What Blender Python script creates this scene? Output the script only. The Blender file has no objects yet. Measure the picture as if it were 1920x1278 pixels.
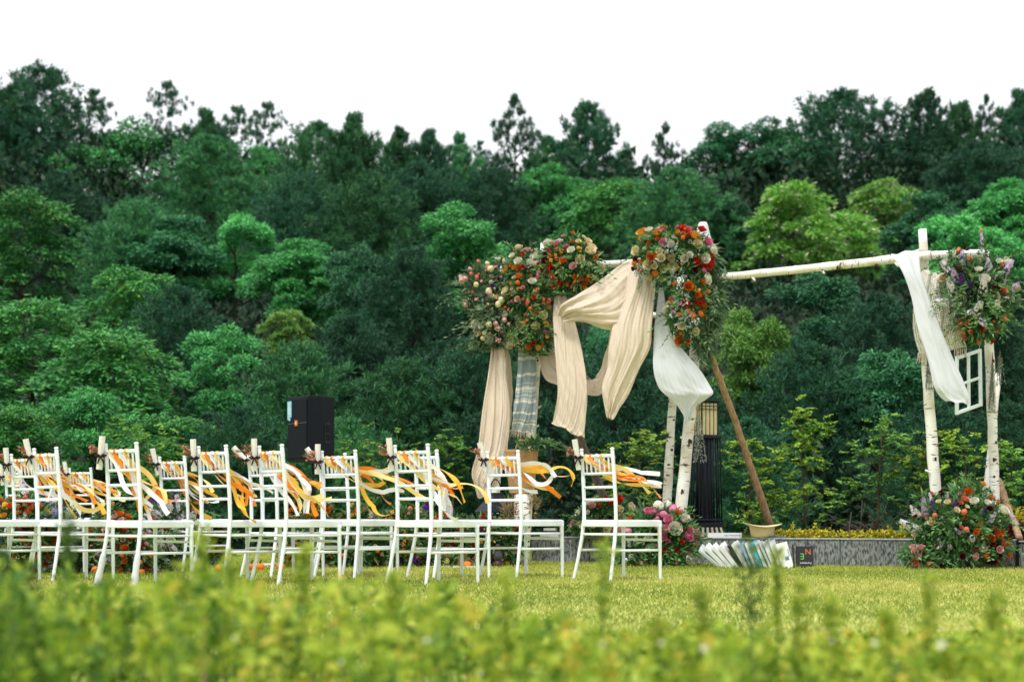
import bpy, math, random
import numpy as np
from mathutils import Vector, Matrix, Quaternion

# ------------------------------------------------------------------ camera, sky, sun, exposure
scene = bpy.context.scene
col = scene.collection
F, CX, HY, CH = 3200.0, 960.0, 962.0, 0.47      # focal length in photo pixels, principal column, horizon row, eye height
cam_d = bpy.data.cameras.new("camera")
cam_d.sensor_fit = 'HORIZONTAL'; cam_d.sensor_width = 36.0
cam_d.lens = 36.0 * F / 1920.0
cam_d.shift_y = (HY - 639.0) / 1920.0
cam_d.clip_end = 2000.0
cam_d.dof.use_dof = True
cam_d.dof.focus_distance = 12.6
cam_d.dof.aperture_fstop = 2.8
cam = bpy.data.objects.new("camera", cam_d)
cam.location = (0, 0, CH); cam.rotation_euler = (math.radians(90), 0, 0)
col.objects.link(cam); scene.camera = cam

SUN_EL, SUN_AZ = 64.0, 215.0                    # degrees; azimuth clockwise from +Y (the viewing direction)
world = bpy.data.worlds.new("World"); scene.world = world; world.use_nodes = True
wn, wl = world.node_tree.nodes, world.node_tree.links
wn.clear()
sky = wn.new('ShaderNodeTexSky'); sky.sky_type = 'NISHITA'; sky.sun_disc = False
sky.sun_elevation = math.radians(SUN_EL); sky.sun_rotation = math.radians(SUN_AZ)
bg1 = wn.new('ShaderNodeBackground'); bg1.inputs['Strength'].default_value = 0.10
bg2 = wn.new('ShaderNodeBackground'); bg2.inputs['Color'].default_value = (0.975, 0.99, 1.0, 1); bg2.inputs['Strength'].default_value = 0.66
wmix = wn.new('ShaderNodeMixShader'); wmix.inputs[0].default_value = 0.92   # high even overcast over the clear sky
wout = wn.new('ShaderNodeOutputWorld')
wl.new(sky.outputs[0], bg1.inputs['Color']); wl.new(bg1.outputs[0], wmix.inputs[1]); wl.new(bg2.outputs[0], wmix.inputs[2])
wl.new(wmix.outputs[0], wout.inputs['Surface'])

sun_d = bpy.data.lights.new("sun", 'SUN'); sun_d.energy = 1.5; sun_d.angle = math.radians(14); sun_d.color = (1.0, 0.975, 0.94)
sun = bpy.data.objects.new("sun", sun_d); col.objects.link(sun)
_az, _el = math.radians(SUN_AZ), math.radians(SUN_EL)
_tosun = Vector((math.sin(_az) * math.cos(_el), math.cos(_az) * math.cos(_el), math.sin(_el)))
sun.rotation_euler = _tosun.to_track_quat('Z', 'Y').to_euler()
sun.location = (0, 0, 40)

vs = scene.view_settings
vs.view_transform = 'Standard'; vs.look = 'None'; vs.gamma = 1.0; vs.use_curve_mapping = False
vs.exposure = 0.9
scene.cycles.use_denoising = True
scene.cycles.max_bounces = 6; scene.cycles.diffuse_bounces = 2; scene.cycles.glossy_bounces = 2
scene.cycles.transmission_bounces = 4; scene.cycles.transparent_max_bounces = 8
scene.cycles.caustics_reflective = False; scene.cycles.caustics_refractive = False

random.seed(7)
R = np.random.default_rng(11)

def P(px, py, Y):
    return Vector(((px - CX) / F * Y, Y, CH + (HY - py) / F * Y))

# ------------------------------------------------------------------ materials
MATS = {}
def _new(name):
    m = bpy.data.materials.new(name); m.use_nodes = True; MATS[name] = m
    return m, m.node_tree.nodes, m.node_tree.links, m.node_tree.nodes['Principled BSDF']

def mat(name, c, c2=None, scale=20.0, rough=0.6, bump=0.0, spec=0.3, stretch=(1, 1, 1), detail=4.0, metallic=0.0, lo=0.35, hi=0.65, trans=0.0, bscale=None):
    """procedural colour between c and c2 by noise, with optional relief and translucency"""
    m, n, l, b = _new(name)
    b.inputs['Roughness'].default_value = rough
    b.inputs['Specular IOR Level'].default_value = spec
    b.inputs['Metallic'].default_value = metallic
    c2 = c2 or tuple(x * 0.82 for x in c)
    tc = n.new('ShaderNodeTexCoord'); mp = n.new('ShaderNodeMapping'); mp.inputs['Scale'].default_value = stretch
    no = n.new('ShaderNodeTexNoise'); no.inputs['Scale'].default_value = scale; no.inputs['Detail'].default_value = detail
    rp = n.new('ShaderNodeValToRGB'); rp.color_ramp.elements[0].position = lo; rp.color_ramp.elements[1].position = hi
    rp.color_ramp.elements[0].color = (*c2, 1); rp.color_ramp.elements[1].color = (*c, 1)
    l.new(tc.outputs['Object'], mp.inputs[0]); l.new(mp.outputs[0], no.inputs['Vector'])
    l.new(no.outputs[0], rp.inputs[0]); l.new(rp.outputs[0], b.inputs['Base Color'])
    if bump:
        bp = n.new('ShaderNodeBump'); bp.inputs['Strength'].default_value = bump; bp.inputs['Distance'].default_value = 0.01
        src = no
        if bscale:
            src = n.new('ShaderNodeTexNoise'); src.inputs['Scale'].default_value = bscale; l.new(mp.outputs[0], src.inputs['Vector'])
        l.new(src.outputs[0], bp.inputs['Height']); l.new(bp.outputs[0], b.inputs['Normal'])
    if trans:
        tr = n.new('ShaderNodeBsdfTranslucent'); mx = n.new('ShaderNodeMixShader'); mx.inputs[0].default_value = trans
        l.new(rp.outputs[0], tr.inputs['Color']); l.new(b.outputs[0], mx.inputs[1]); l.new(tr.outputs[0], mx.inputs[2])
        l.new(mx.outputs[0], n['Material Output'].inputs['Surface'])
    return m

def leaf_mat(name, stops, trans=0.14, rough=0.55, objvar=0.35, spec=0.25):
    """leaf colour by a tone stored on each leaf, random only in part, varied a little from plant to plant"""
    m, n, l, b = _new(name)
    b.inputs['Roughness'].default_value = rough; b.inputs['Specular IOR Level'].default_value = spec
    at = n.new('ShaderNodeAttribute'); at.attribute_name = 'leaf_tone'
    rp = n.new('ShaderNodeValToRGB'); el = rp.color_ramp.elements
    while len(el) < len(stops): el.new(0.5)
    for e, (p, c) in zip(el, stops): e.position = p; e.color = (*c, 1)
    l.new(at.outputs['Fac'], rp.inputs[0])
    oi = n.new('ShaderNodeObjectInfo'); mr = n.new('ShaderNodeMapRange')
    mr.inputs[3].default_value = 1 - objvar; mr.inputs[4].default_value = 1 + objvar
    hs = n.new('ShaderNodeHueSaturation')
    l.new(oi.outputs['Random'], mr.inputs[0]); l.new(mr.outputs[0], hs.inputs['Value']); l.new(rp.outputs[0], hs.inputs['Color'])
    l.new(hs.outputs[0], b.inputs['Base Color'])
    tr = n.new('ShaderNodeBsdfTranslucent'); mx = n.new('ShaderNodeMixShader'); mx.inputs[0].default_value = trans
    l.new(hs.outputs[0], tr.inputs['Color']); l.new(b.outputs[0], mx.inputs[1]); l.new(tr.outputs[0], mx.inputs[2])
    l.new(mx.outputs[0], n['Material Output'].inputs['Surface'])
    return m

leaf_mat('leaf_pine', [(0.0, (0.0215, 0.1073, 0.0515)), (0.55, (0.0526, 0.2031, 0.0755)), (1.0, (0.1209, 0.3457, 0.1087))])
leaf_mat('leaf_pine_dark', [(0.0, (0.0133, 0.0627, 0.0424)), (0.55, (0.0297, 0.1178, 0.0587)), (1.0, (0.065, 0.1889, 0.077))])
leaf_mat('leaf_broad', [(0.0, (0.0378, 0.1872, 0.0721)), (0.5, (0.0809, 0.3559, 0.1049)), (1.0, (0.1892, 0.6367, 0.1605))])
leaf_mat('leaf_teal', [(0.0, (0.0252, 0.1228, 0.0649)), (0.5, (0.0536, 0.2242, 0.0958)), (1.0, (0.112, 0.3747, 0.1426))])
leaf_mat('leaf_light', [(0.0, (0.0542, 0.1626, 0.0382)), (0.5, (0.13, 0.3142, 0.0542)), (1.0, (0.2601, 0.4769, 0.0758))])
leaf_mat('leaf_layer', [(0.0, (0.0287, 0.165, 0.055)), (0.55, (0.069, 0.2888, 0.0688)), (0.88, (0.161, 0.4537, 0.0757)), (1.0, (0.391, 0.385, 0.055))])
leaf_mat('leaf_bloom', [(0.0, (0.0559, 0.2049, 0.0373)), (0.5, (0.149, 0.3912, 0.0462)), (0.86, (0.2795, 0.5119, 0.0834)), (1.0, (0.6051, 0.6148, 0.4285))])
leaf_mat('leaf_sapling', [(0.0, (.06, .19, .025)), (0.5, (.16, .34, .035)), (1.0, (.36, .47, .04))])
leaf_mat('leaf_yellow', [(0.0, (0.2, 0.25, 0.019)), (0.5, (0.525, 0.5, 0.025)), (1.0, (0.875, 0.725, 0.05))])
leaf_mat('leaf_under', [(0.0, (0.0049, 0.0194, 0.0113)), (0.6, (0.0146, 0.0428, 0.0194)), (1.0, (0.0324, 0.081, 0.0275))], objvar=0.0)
leaf_mat('leaf_fore', [(0.0, (.06, .15, .02)), (0.3, (.20, .33, .035)), (0.6, (.38, .50, .055)), (0.9, (.58, .62, .095)), (1.0, (.70, .50, .09))], trans=0.35, objvar=0.1)
leaf_mat('leaf_fore_dark', [(0.0, (.045, .11, .03)), (1.0, (.15, .26, .055))], trans=0.3, objvar=0.2)
leaf_mat('grass', [(0.0, (.18, .26, .04)), (0.5, (.39, .44, .075)), (1.0, (.62, .57, .19))], trans=0.3, objvar=0.0)
leaf_mat('leaf_bouquet', [(0.0, (0.03, 0.0938, 0.0375)), (0.5, (0.075, 0.1938, 0.0625)), (1.0, (0.2, 0.35, 0.125))], objvar=0.2)
leaf_mat('leaf_olive', [(0.0, (0.0429, 0.0975, 0.0507)), (0.6, (0.1079, 0.195, 0.0936)), (1.0, (0.312, 0.4095, 0.234))], objvar=0.2)
leaf_mat('leaf_silver', [(0.0, (.18, .26, .24)), (1.0, (.48, .56, .53))], objvar=0.1)
leaf_mat('leaf_purple', [(0.0, (.03, .008, .02)), (1.0, (.12, .03, .06))], objvar=0.1)
leaf_mat('straw', [(0.0, (.20, .13, .05)), (1.0, (.45, .33, .15))], objvar=0.1)

mat('bark', (.075, .055, .04), (.03, .024, .02), scale=8, rough=.9, bump=.5, stretch=(4, 4, 1))
mat('forest_floor', (.03, .035, .018), (.015, .018, .01), scale=1.5, rough=1.0)
mat('lawn_soil', (.48, .50, .13), (.32, .38, .08), scale=3.0, rough=1.0, detail=8)
mat('chair_white', (.86, .91, .96), (.80, .86, .92), scale=14, rough=.38, spec=.4)
def chair_paint():
    m = MATS['chair_white']; n, l = m.node_tree.nodes, m.node_tree.links; b = n['Principled BSDF']; src = b.inputs['Base Color'].links[0].from_socket
    no = n.new('ShaderNodeTexNoise'); no.inputs['Scale'].default_value = 38; no.inputs['Detail'].default_value = 6; tc = n.new('ShaderNodeTexCoord'); l.new(tc.outputs['Object'], no.inputs['Vector'])
    r = n.new('ShaderNodeValToRGB'); r.color_ramp.elements[0].position = .66; r.color_ramp.elements[1].position = .74; l.new(no.outputs[0], r.inputs[0])
    mx = n.new('ShaderNodeMixRGB'); mx.inputs[2].default_value = (.45, .40, .33, 1); l.new(r.outputs[0], mx.inputs[0]); l.new(src, mx.inputs[1])
    oi = n.new('ShaderNodeObjectInfo'); mr = n.new('ShaderNodeMapRange'); mr.inputs[3].default_value = .93; mr.inputs[4].default_value = 1.03; l.new(oi.outputs['Random'], mr.inputs[0])
    hs = n.new('ShaderNodeHueSaturation'); l.new(mr.outputs[0], hs.inputs['Value']); l.new(mx.outputs[0], hs.inputs['Color']); l.new(hs.outputs[0], b.inputs['Base Color'])
chair_paint()
mat('paper', (.85, .83, .77), (.74, .71, .63), scale=40, rough=.85)
mat('ribbon_orange', (.95, .29, .015), (.90, .23, .01), scale=9, rough=.38, spec=.45, trans=.25)
mat('ribbon_gold', (.95, .56, .06), (.92, .48, .04), scale=9, rough=.38, spec=.45, trans=.25)
mat('ribbon_cream', (.95, .74, .30), (.93, .66, .20), scale=9, rough=.38, spec=.45, trans=.25)
mat('ribbon_white', (.90, .92, .92), (.87, .88, .88), scale=9, rough=.38, spec=.45, trans=.25)
mat('ribbon_blue', (.72, .86, .88), (.66, .82, .86), scale=9, rough=.38, spec=.45, trans=.25)
mat('bow_brown', (.030, .012, .012), rough=.5)
mat('berry', (.52, .20, .12), (.35, .10, .06), scale=60, rough=.35, spec=.5)
mat('linen', (.95, .83, .69), (.90, .76, .61), scale=26, rough=.9, bump=.7, stretch=(7, 7, 1.2), trans=.3, bscale=40, spec=.1)
mat('white_cloth', (.88, .90, .93), (.85, .87, .90), scale=5, rough=.85, bump=.15, trans=.42, spec=.1)
mat('black_cabinet', (.010, .013, .020), (.007, .009, .014), scale=180, rough=.6, bump=.2, spec=.15)
mat('black_grille', (.010, .013, .020), (.004, .005, .008), scale=260, rough=.7, bump=.4, spec=.12)
mat('dark_metal', (.018, .024, .034), (.012, .016, .024), scale=30, rough=.42, metallic=.3)
mat('grip_shade', (.004, .004, .005), rough=.8)  # near black, the shade of the grip hollows as colour
mat('badge_orange', (.80, .20, .03), rough=.4)
mat('sticker_blue', (.30, .62, .72), (.22, .5, .62), scale=90, rough=.4)
mat('lamp_pane', (.90, .80, .48), (.85, .73, .40), scale=6, rough=.5, trans=.2)
mat('plinth_cream', (.78, .70, .47), (.70, .62, .40), scale=12, rough=.6)
mat('log_end', (.46, .27, .13), (.30, .17, .08), scale=25, rough=.8)
mat('bark_dark', (.07, .045, .035), (.02, .014, .012), scale=50, rough=.9, bump=.5)
mat('pole_brown', (.50, .32, .18), (.30, .17, .09), scale=9, rough=.75, bump=.35, stretch=(5, 5, .6))
mat('pole_grey', (.24, .19, .15), (.13, .10, .08), scale=9, rough=.85, bump=.35, stretch=(5, 5, .6))
mat('wicker', (.55, .33, .16), (.28, .15, .06), scale=120, rough=.8, bump=.6, stretch=(1, 1, 2.2), detail=1)
mat('felt', (.72, .58, .36), (.66, .52, .31), scale=60, rough=.95, bump=.1)
mat('pumpkin', (.80, .24, .03), (.70, .17, .02), scale=8, rough=.45)
mat('stem_green', (.07, .14, .04), rough=.8)
mat('stem_brown', (.10, .06, .035), rough=.9)
mat('stem_pink', (.36, .22, .13), (.26, .15, .09), scale=12, rough=.8)
mat('soil', (.05, .035, .025), (.025, .018, .012), scale=12, rough=1)
mat('cover_white', (.86, .87, .88), (.80, .81, .83), scale=8, rough=.35, spec=.4)
mat('cover_grey', (.60, .65, .68), (.55, .60, .64), scale=8, rough=.4)
mat('cover_teal', (.10, .52, .58), (.07, .42, .50), scale=8, rough=.35)
mat('cover_blue', (.38, .56, .72), rough=.4)
mat('cover_black', (.012, .012, .016), rough=.3, spec=.5)
mat('cover_slate', (.12, .16, .18), rough=.5)
mat('cover_red', (.45, .05, .05), rough=.4)
mat('pages', (.84, .82, .76), (.70, .68, .62), scale=120, rough=.9, stretch=(1, 1, 1))
mat('ink_black', (.02, .02, .025), rough=.6)
mat('ink_blue', (.10, .18, .34), rough=.6)
mat('ink_green', (.12, .60, .10), rough=.5)
mat('ink_orange', (.85, .18, .04), rough=.5)
mat('ink_white', (.86, .86, .86), rough=.5)
mat('kraft', (.42, .30, .20), (.36, .25, .16), scale=20, rough=.8)
mat('glass_dark', (.03, .035, .04), rough=.08, spec=.6)
mat('lantern_rust', (.07, .035, .028), (.03, .018, .016), scale=40, rough=.5, metallic=.4)
FC = dict(red=((.68, .03, .015), (.5, .015, .01)), orange=((.80, .20, .02), (.68, .12, .01)), amber=((.82, .42, .06), (.72, .30, .04)),
          cream=((.86, .78, .52), (.80, .66, .36)), white=((.86, .84, .74), (.78, .74, .58)), pink=((.84, .30, .46), (.70, .16, .30)),
          blush=((.82, .52, .48), (.74, .34, .34)), burgundy=((.14, .010, .024), (.07, .005, .012)), lilac=((.72, .55, .86), (.60, .42, .76)),
          violet=((.16, .03, .36), (.09, .012, .22)), coral=((.82, .26, .16), (.70, .14, .08)), pale=((.92, .87, .94), (.82, .73, .88)),
          blue=((.20, .26, .60), (.12, .15, .45)), green=((.35, .45, .20), (.2, .3, .1)), yellow=((.82, .60, .05), (.72, .48, .03)))
for k, (a, b_) in FC.items(): mat('petal_' + k, a, b_, scale=4, rough=.6, spec=.2, trans=.15)

def birch(name, axis):
    """white birch bark: dark dashes across the trunk and faint warm patches"""
    m, n, l, b = _new(name); b.inputs['Roughness'].default_value = .7; b.inputs['Specular IOR Level'].default_value = .25
    tc = n.new('ShaderNodeTexCoord')
    st = {'z': (9, 9, 70), 'x': (70, 9, 9)}[axis]; st2 = {'z': (6, 6, 12), 'x': (12, 6, 6)}[axis]
    def noise(s, sc, d):
        mp = n.new('ShaderNodeMapping'); mp.inputs['Scale'].default_value = s
        no = n.new('ShaderNodeTexNoise'); no.inputs['Scale'].default_value = sc; no.inputs['Detail'].default_value = d
        l.new(tc.outputs['Object'], mp.inputs[0]); l.new(mp.outputs[0], no.inputs['Vector']); return no
    base = noise((2, 2, 2), 3, 5); dash = noise(st, 1.0, 2); knot = noise(st2, 1.0, 3)
    r0 = n.new('ShaderNodeValToRGB'); r0.color_ramp.elements[0].color = (.72, .64, .54, 1); r0.color_ramp.elements[1].color = (.89, .87, .83, 1)
    r0.color_ramp.elements[0].position = .33; r0.color_ramp.elements[1].position = .55
    r1 = n.new('ShaderNodeValToRGB'); r1.color_ramp.elements[0].position = .63; r1.color_ramp.elements[1].position = .69
    r2 = n.new('ShaderNodeValToRGB'); r2.color_ramp.elements[0].position = .66; r2.color_ramp.elements[1].position = .71
    l.new(base.outputs[0], r0.inputs[0]); l.new(dash.outputs[0], r1.inputs[0]); l.new(knot.outputs[0], r2.inputs[0])
    mx = n.new('ShaderNodeMixRGB'); mx.inputs[2].default_value = (.16, .10, .07, 1); l.new(r1.outputs[0], mx.inputs[0]); l.new(r0.outputs[0], mx.inputs[1])
    mx2 = n.new('ShaderNodeMixRGB'); mx2.inputs[2].default_value = (.06, .04, .03, 1); l.new(r2.outputs[0], mx2.inputs[0]); l.new(mx.outputs[0], mx2.inputs[1])
    l.new(mx2.outputs[0], b.inputs['Base Color'])
    bp = n.new('ShaderNodeBump'); bp.inputs['Strength'].default_value = .4; bp.inputs['Distance'].default_value = .006; bp.invert = True
    l.new(dash.outputs[0], bp.inputs['Height']); l.new(bp.outputs[0], b.inputs['Normal'])
birch('birch_upright', 'z'); birch('birch_lying', 'x')

def stone():
    """grey stone, machine-hatched in slanting near-vertical grooves"""
    m, n, l, b = _new('stone'); b.inputs['Roughness'].default_value = .85
    tc = n.new('ShaderNodeTexCoord'); mp = n.new('ShaderNodeMapping'); mp.inputs['Rotation'].default_value = (0, math.radians(24), 0); mp.inputs['Scale'].default_value = (70, 50, 24)
    a = n.new('ShaderNodeTexNoise'); a.inputs['Scale'].default_value = 1.0; a.inputs['Detail'].default_value = 4
    c = n.new('ShaderNodeTexNoise'); c.inputs['Scale'].default_value = 3.0; c.inputs['Detail'].default_value = 5
    l.new(tc.outputs['Object'], mp.inputs[0]); l.new(mp.outputs[0], a.inputs['Vector']); l.new(tc.outputs['Object'], c.inputs['Vector'])
    r = n.new('ShaderNodeValToRGB'); r.color_ramp.elements[0].position = .38; r.color_ramp.elements[1].position = .60
    r.color_ramp.elements[0].color = (.06, .067, .075, 1); r.color_ramp.elements[1].color = (.32, .34, .355, 1)
    mx = n.new('ShaderNodeMixRGB'); mx.blend_type = 'MULTIPLY'; mx.inputs[0].default_value = .6
    l.new(a.outputs[0], r.inputs[0]); l.new(r.outputs[0], mx.inputs[1]); l.new(c.outputs[0], mx.inputs[2]); l.new(mx.outputs[0], b.inputs['Base Color'])
    mx.inputs[0].default_value = .45
    bp = n.new('ShaderNodeBump'); bp.inputs['Strength'].default_value = .9; bp.inputs['Distance'].default_value = .01
    l.new(a.outputs[0], bp.inputs['Height']); l.new(bp.outputs[0], b.inputs['Normal'])
stone()
mat('stone_top', (.36, .37, .38), (.22, .23, .24), scale=30, rough=.85, bump=.3)

def lace():
    """open crochet: cells of a mesh with holes between cream yarn"""
    m, n, l, b = _new('lace'); b.inputs['Roughness'].default_value = .95; b.inputs['Base Color'].default_value = (.80, .75, .66, 1)
    uv = n.new('ShaderNodeUVMap'); uv.uv_map = 'uv'
    mp = n.new('ShaderNodeMapping'); mp.inputs['Scale'].default_value = (26, 44, 1)
    v = n.new('ShaderNodeTexVoronoi'); v.feature = 'DISTANCE_TO_EDGE'; v.inputs['Scale'].default_value = 1.0; v.inputs['Randomness'].default_value = .35
    l.new(uv.outputs[0], mp.inputs[0]); l.new(mp.outputs[0], v.inputs['Vector'])
    r = n.new('ShaderNodeMath'); r.operation = 'GREATER_THAN'; r.inputs[1].default_value = .23; l.new(v.outputs['Distance'], r.inputs[0])
    t = n.new('ShaderNodeBsdfTransparent'); mx = n.new('ShaderNodeMixShader')
    l.new(r.outputs[0], mx.inputs[0]); l.new(b.outputs[0], mx.inputs[1]); l.new(t.outputs[0], mx.inputs[2]); l.new(mx.outputs[0], n['Material Output'].inputs['Surface'])
lace()

def scarf():
    """woven blue-grey scarf with pale stripes and a small running pattern"""
    m, n, l, b = _new('scarf'); b.inputs['Roughness'].default_value = .95
    uv = n.new('ShaderNodeUVMap'); uv.uv_map = 'uv'; sx = n.new('ShaderNodeSeparateXYZ'); l.new(uv.outputs[0], sx.inputs[0])
    def band(scale, lo):
        mm = n.new('ShaderNodeMath'); mm.operation = 'MULTIPLY'; mm.inputs[1].default_value = scale; l.new(sx.outputs['Y'], mm.inputs[0])
        s = n.new('ShaderNodeMath'); s.operation = 'SINE'; l.new(mm.outputs[0], s.inputs[0])
        g = n.new('ShaderNodeMath'); g.operation = 'GREATER_THAN'; g.inputs[1].default_value = lo; l.new(s.outputs[0], g.inputs[0]); return g
    g1 = band(46, .86); g2 = band(16, -.1); g3 = band(150, .2)
    mu = n.new('ShaderNodeMath'); mu.operation = 'MULTIPLY'; l.new(g2.outputs[0], mu.inputs[0]); l.new(g3.outputs[0], mu.inputs[1])
    mx0 = n.new('ShaderNodeMath'); mx0.operation = 'MULTIPLY'; mx0.inputs[1].default_value = .55; l.new(mu.outputs[0], mx0.inputs[0])
    ad = n.new('ShaderNodeMath'); ad.operation = 'MAXIMUM'; l.new(mx0.outputs[0], ad.inputs[0]); l.new(g1.outputs[0], ad.inputs[1])
    no = n.new('ShaderNodeTexNoise'); no.inputs['Scale'].default_value = 90; l.new(uv.outputs[0], no.inputs['Vector'])
    c0 = n.new('ShaderNodeMixRGB'); c0.inputs[1].default_value = (.22, .29, .31, 1); c0.inputs[2].default_value = (.38, .44, .46, 1); l.new(no.outputs[0], c0.inputs[0])
    c1 = n.new('ShaderNodeMixRGB'); c1.inputs[2].default_value = (.72, .69, .62, 1); l.new(ad.outputs[0], c1.inputs[0]); l.new(c0.outputs[0], c1.inputs[1])
    l.new(c1.outputs[0], b.inputs['Base Color'])
scarf()

# ------------------------------------------------------------------ geometry helpers
def np_mesh(name, V, Fc, material=None, leaf_tone=None, smooth=False, uv=None):
    V = np.asarray(V, dtype=np.float32); Fc = np.asarray(Fc, dtype=np.int32)
    me = bpy.data.meshes.new(name); k = Fc.shape[1]
    me.vertices.add(len(V)); me.vertices.foreach_set('co', V.ravel())
    me.loops.add(Fc.size); me.loops.foreach_set('vertex_index', Fc.ravel())
    me.polygons.add(len(Fc)); me.polygons.foreach_set('loop_start', np.arange(0, Fc.size, k, dtype=np.int32))
    me.polygons.foreach_set('loop_total', np.full(len(Fc), k, dtype=np.int32))
    if leaf_tone is not None:
        at = me.attributes.new('leaf_tone', 'FLOAT', 'FACE'); at.data.foreach_set('value', np.asarray(leaf_tone, dtype=np.float32))
    if uv is not None:
        ul = me.uv_layers.new(name='uv'); ul.data.foreach_set('uv', np.asarray(uv, dtype=np.float32)[Fc.ravel()].ravel())
    me.update(calc_edges=True); me.validate()
    if smooth: me.polygons.foreach_set('use_smooth', np.ones(len(Fc), dtype=bool))
    if material: me.materials.append(MATS[material])
    return me

class MB:
    """collects vertices and faces of one mesh"""
    def __init__(s): s.v, s.f, s.sm = [], [], []
    def add(s, v, f, smooth=True):
        o = len(s.v); s.v += [tuple(x) for x in v]; s.f += [tuple(i + o for i in q) for q in f]; s.sm += [smooth] * len(f); return s
    def box(s, c, size, rot=None, bevel=0.0):
        hx, hy, hz = (x / 2 for x in size); c = Vector(c); vs_ = []
        if bevel <= 0:
            vs_ = [Vector((x, y, z)) for z in (-hz, hz) for x, y in ((-hx, -hy), (hx, -hy), (hx, hy), (-hx, hy))]
            fs = [(0, 3, 2, 1), (4, 5, 6, 7), (0, 1, 5, 4), (1, 2, 6, 5), (2, 3, 7, 6), (3, 0, 4, 7)]
        else:
            b = min(bevel, hx * .9, hy * .9, hz * .9)
            rings = [(-hz, b), (-hz + b, 0), (hz - b, 0), (hz, b)]
            for z, i in rings:
                x, y = hx - i, hy - i; q = b if i == 0 else b * .3
                vs_ += [Vector(t) for t in ((-x + q, -y, z), (x - q, -y, z), (x, -y + q, z), (x, y - q, z), (x - q, y, z), (-x + q, y, z), (-x, y - q, z), (-x, -y + q, z))]
            fs = [tuple(range(7, -1, -1)), tuple(range(24, 32))]
            for r in range(3):
                for i in range(8): j = (i + 1) % 8; fs.append((r * 8 + i, r * 8 + j, r * 8 + 8 + j, r * 8 + 8 + i))
        if rot is not None: vs_ = [rot @ v for v in vs_]
        return s.add([v + c for v in vs_], fs, False)
    def tube(s, pts, rad, n=8, cap=True):
        pts = [Vector(p) for p in pts]; m = len(pts)
        if not hasattr(rad, '__len__'): rad = [rad] * m
        up = Vector((0, 0, 1)); t0 = (pts[1] - pts[0]).normalized()
        if abs(t0.dot(up)) > .9: up = Vector((1, 0, 0))
        x = t0.cross(up).normalized(); V = []
        for i in range(m):
            t = (pts[min(i + 1, m - 1)] - pts[max(i - 1, 0)]).normalized()
            x = (x - t * x.dot(t)).normalized(); y = t.cross(x)
            for k in range(n):
                a = 2 * math.pi * k / n; V.append(pts[i] + (x * math.cos(a) + y * math.sin(a)) * rad[i])
        fs = [(i * n + k, i * n + (k + 1) % n, (i + 1) * n + (k + 1) % n, (i + 1) * n + k) for i in range(m - 1) for k in range(n)]
        if cap: fs += [tuple(range(n - 1, -1, -1)), tuple(range((m - 1) * n, m * n))]
        return s.add(V, fs)
    def lathe(s, prof, n=20, c=(0, 0, 0), sx=1.0, sy=1.0, rot=None):
        V = []
        for r, z in prof:
            for k in range(n):
                a = 2 * math.pi * k / n; v = Vector((r * math.cos(a) * sx, r * math.sin(a) * sy, z))
                V.append((rot @ v if rot is not None else v) + Vector(c))
        m = len(prof)
        fs = [(i * n + k, i * n + (k + 1) % n, (i + 1) * n + (k + 1) % n, (i + 1) * n + k) for i in range(m - 1) for k in range(n)]
        return s.add(V, fs)
    def ball(s, c, r, n=8, m=5, sc=(1, 1, 1)):
        prof = [(max(1e-4, math.sin(math.pi * i / m)) * r, -math.cos(math.pi * i / m) * r) for i in range(m + 1)]
        V = [Vector((p * math.cos(2 * math.pi * k / n) * sc[0], p * math.sin(2 * math.pi * k / n) * sc[1], z * sc[2])) + Vector(c) for p, z in prof for k in range(n)]
        fs = [(i * n + k, i * n + (k + 1) % n, (i + 1) * n + (k + 1) % n, (i + 1) * n + k) for i in range(m) for k in range(n)]
        return s.add(V, fs)
    def mesh(s, name, material, off=(0, 0, 0)):
        me = bpy.data.meshes.new(name)
        ox, oy, oz = off
        me.from_pydata([(a - ox, b - oy, c - oz) for a, b, c in s.v], [], s.f)
        me.polygons.foreach_set('use_smooth', np.array(s.sm, dtype=bool)); me.update()
        me.materials.append(MATS[material]); return me

def wo(o):
    v = Vector((0, 0, 0))
    while o is not None: v += o.location; o = o.parent
    return v
def link(name, data, parent=None, loc=None):
    o = bpy.data.objects.new(name, data); col.objects.link(o)
    if parent is not None: o.parent = parent
    if loc is not None: o.location = loc
    return o
def tag(o, label, cat, group=None, kind=None):
    if label: o['label'] = label
    if cat: o['category'] = cat
    if group: o['group'] = group
    if kind: o['kind'] = kind
    return o
def thing(name, loc, label, cat, group=None):
    return tag(link(name, None, None, loc), label, cat, group)
def part(name, mb, material, parent, kind=None):
    """an MB built in world space, hung under an unrotated parent"""
    o = link(name, mb.mesh(name, material, wo(parent)), parent)
    if kind: o['kind'] = kind
    return o
def solo(name, mb, material, loc, label, cat, group=None):
    o = link(name, mb.mesh(name, material, loc), None, loc); return tag(o, label, cat, group)

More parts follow.
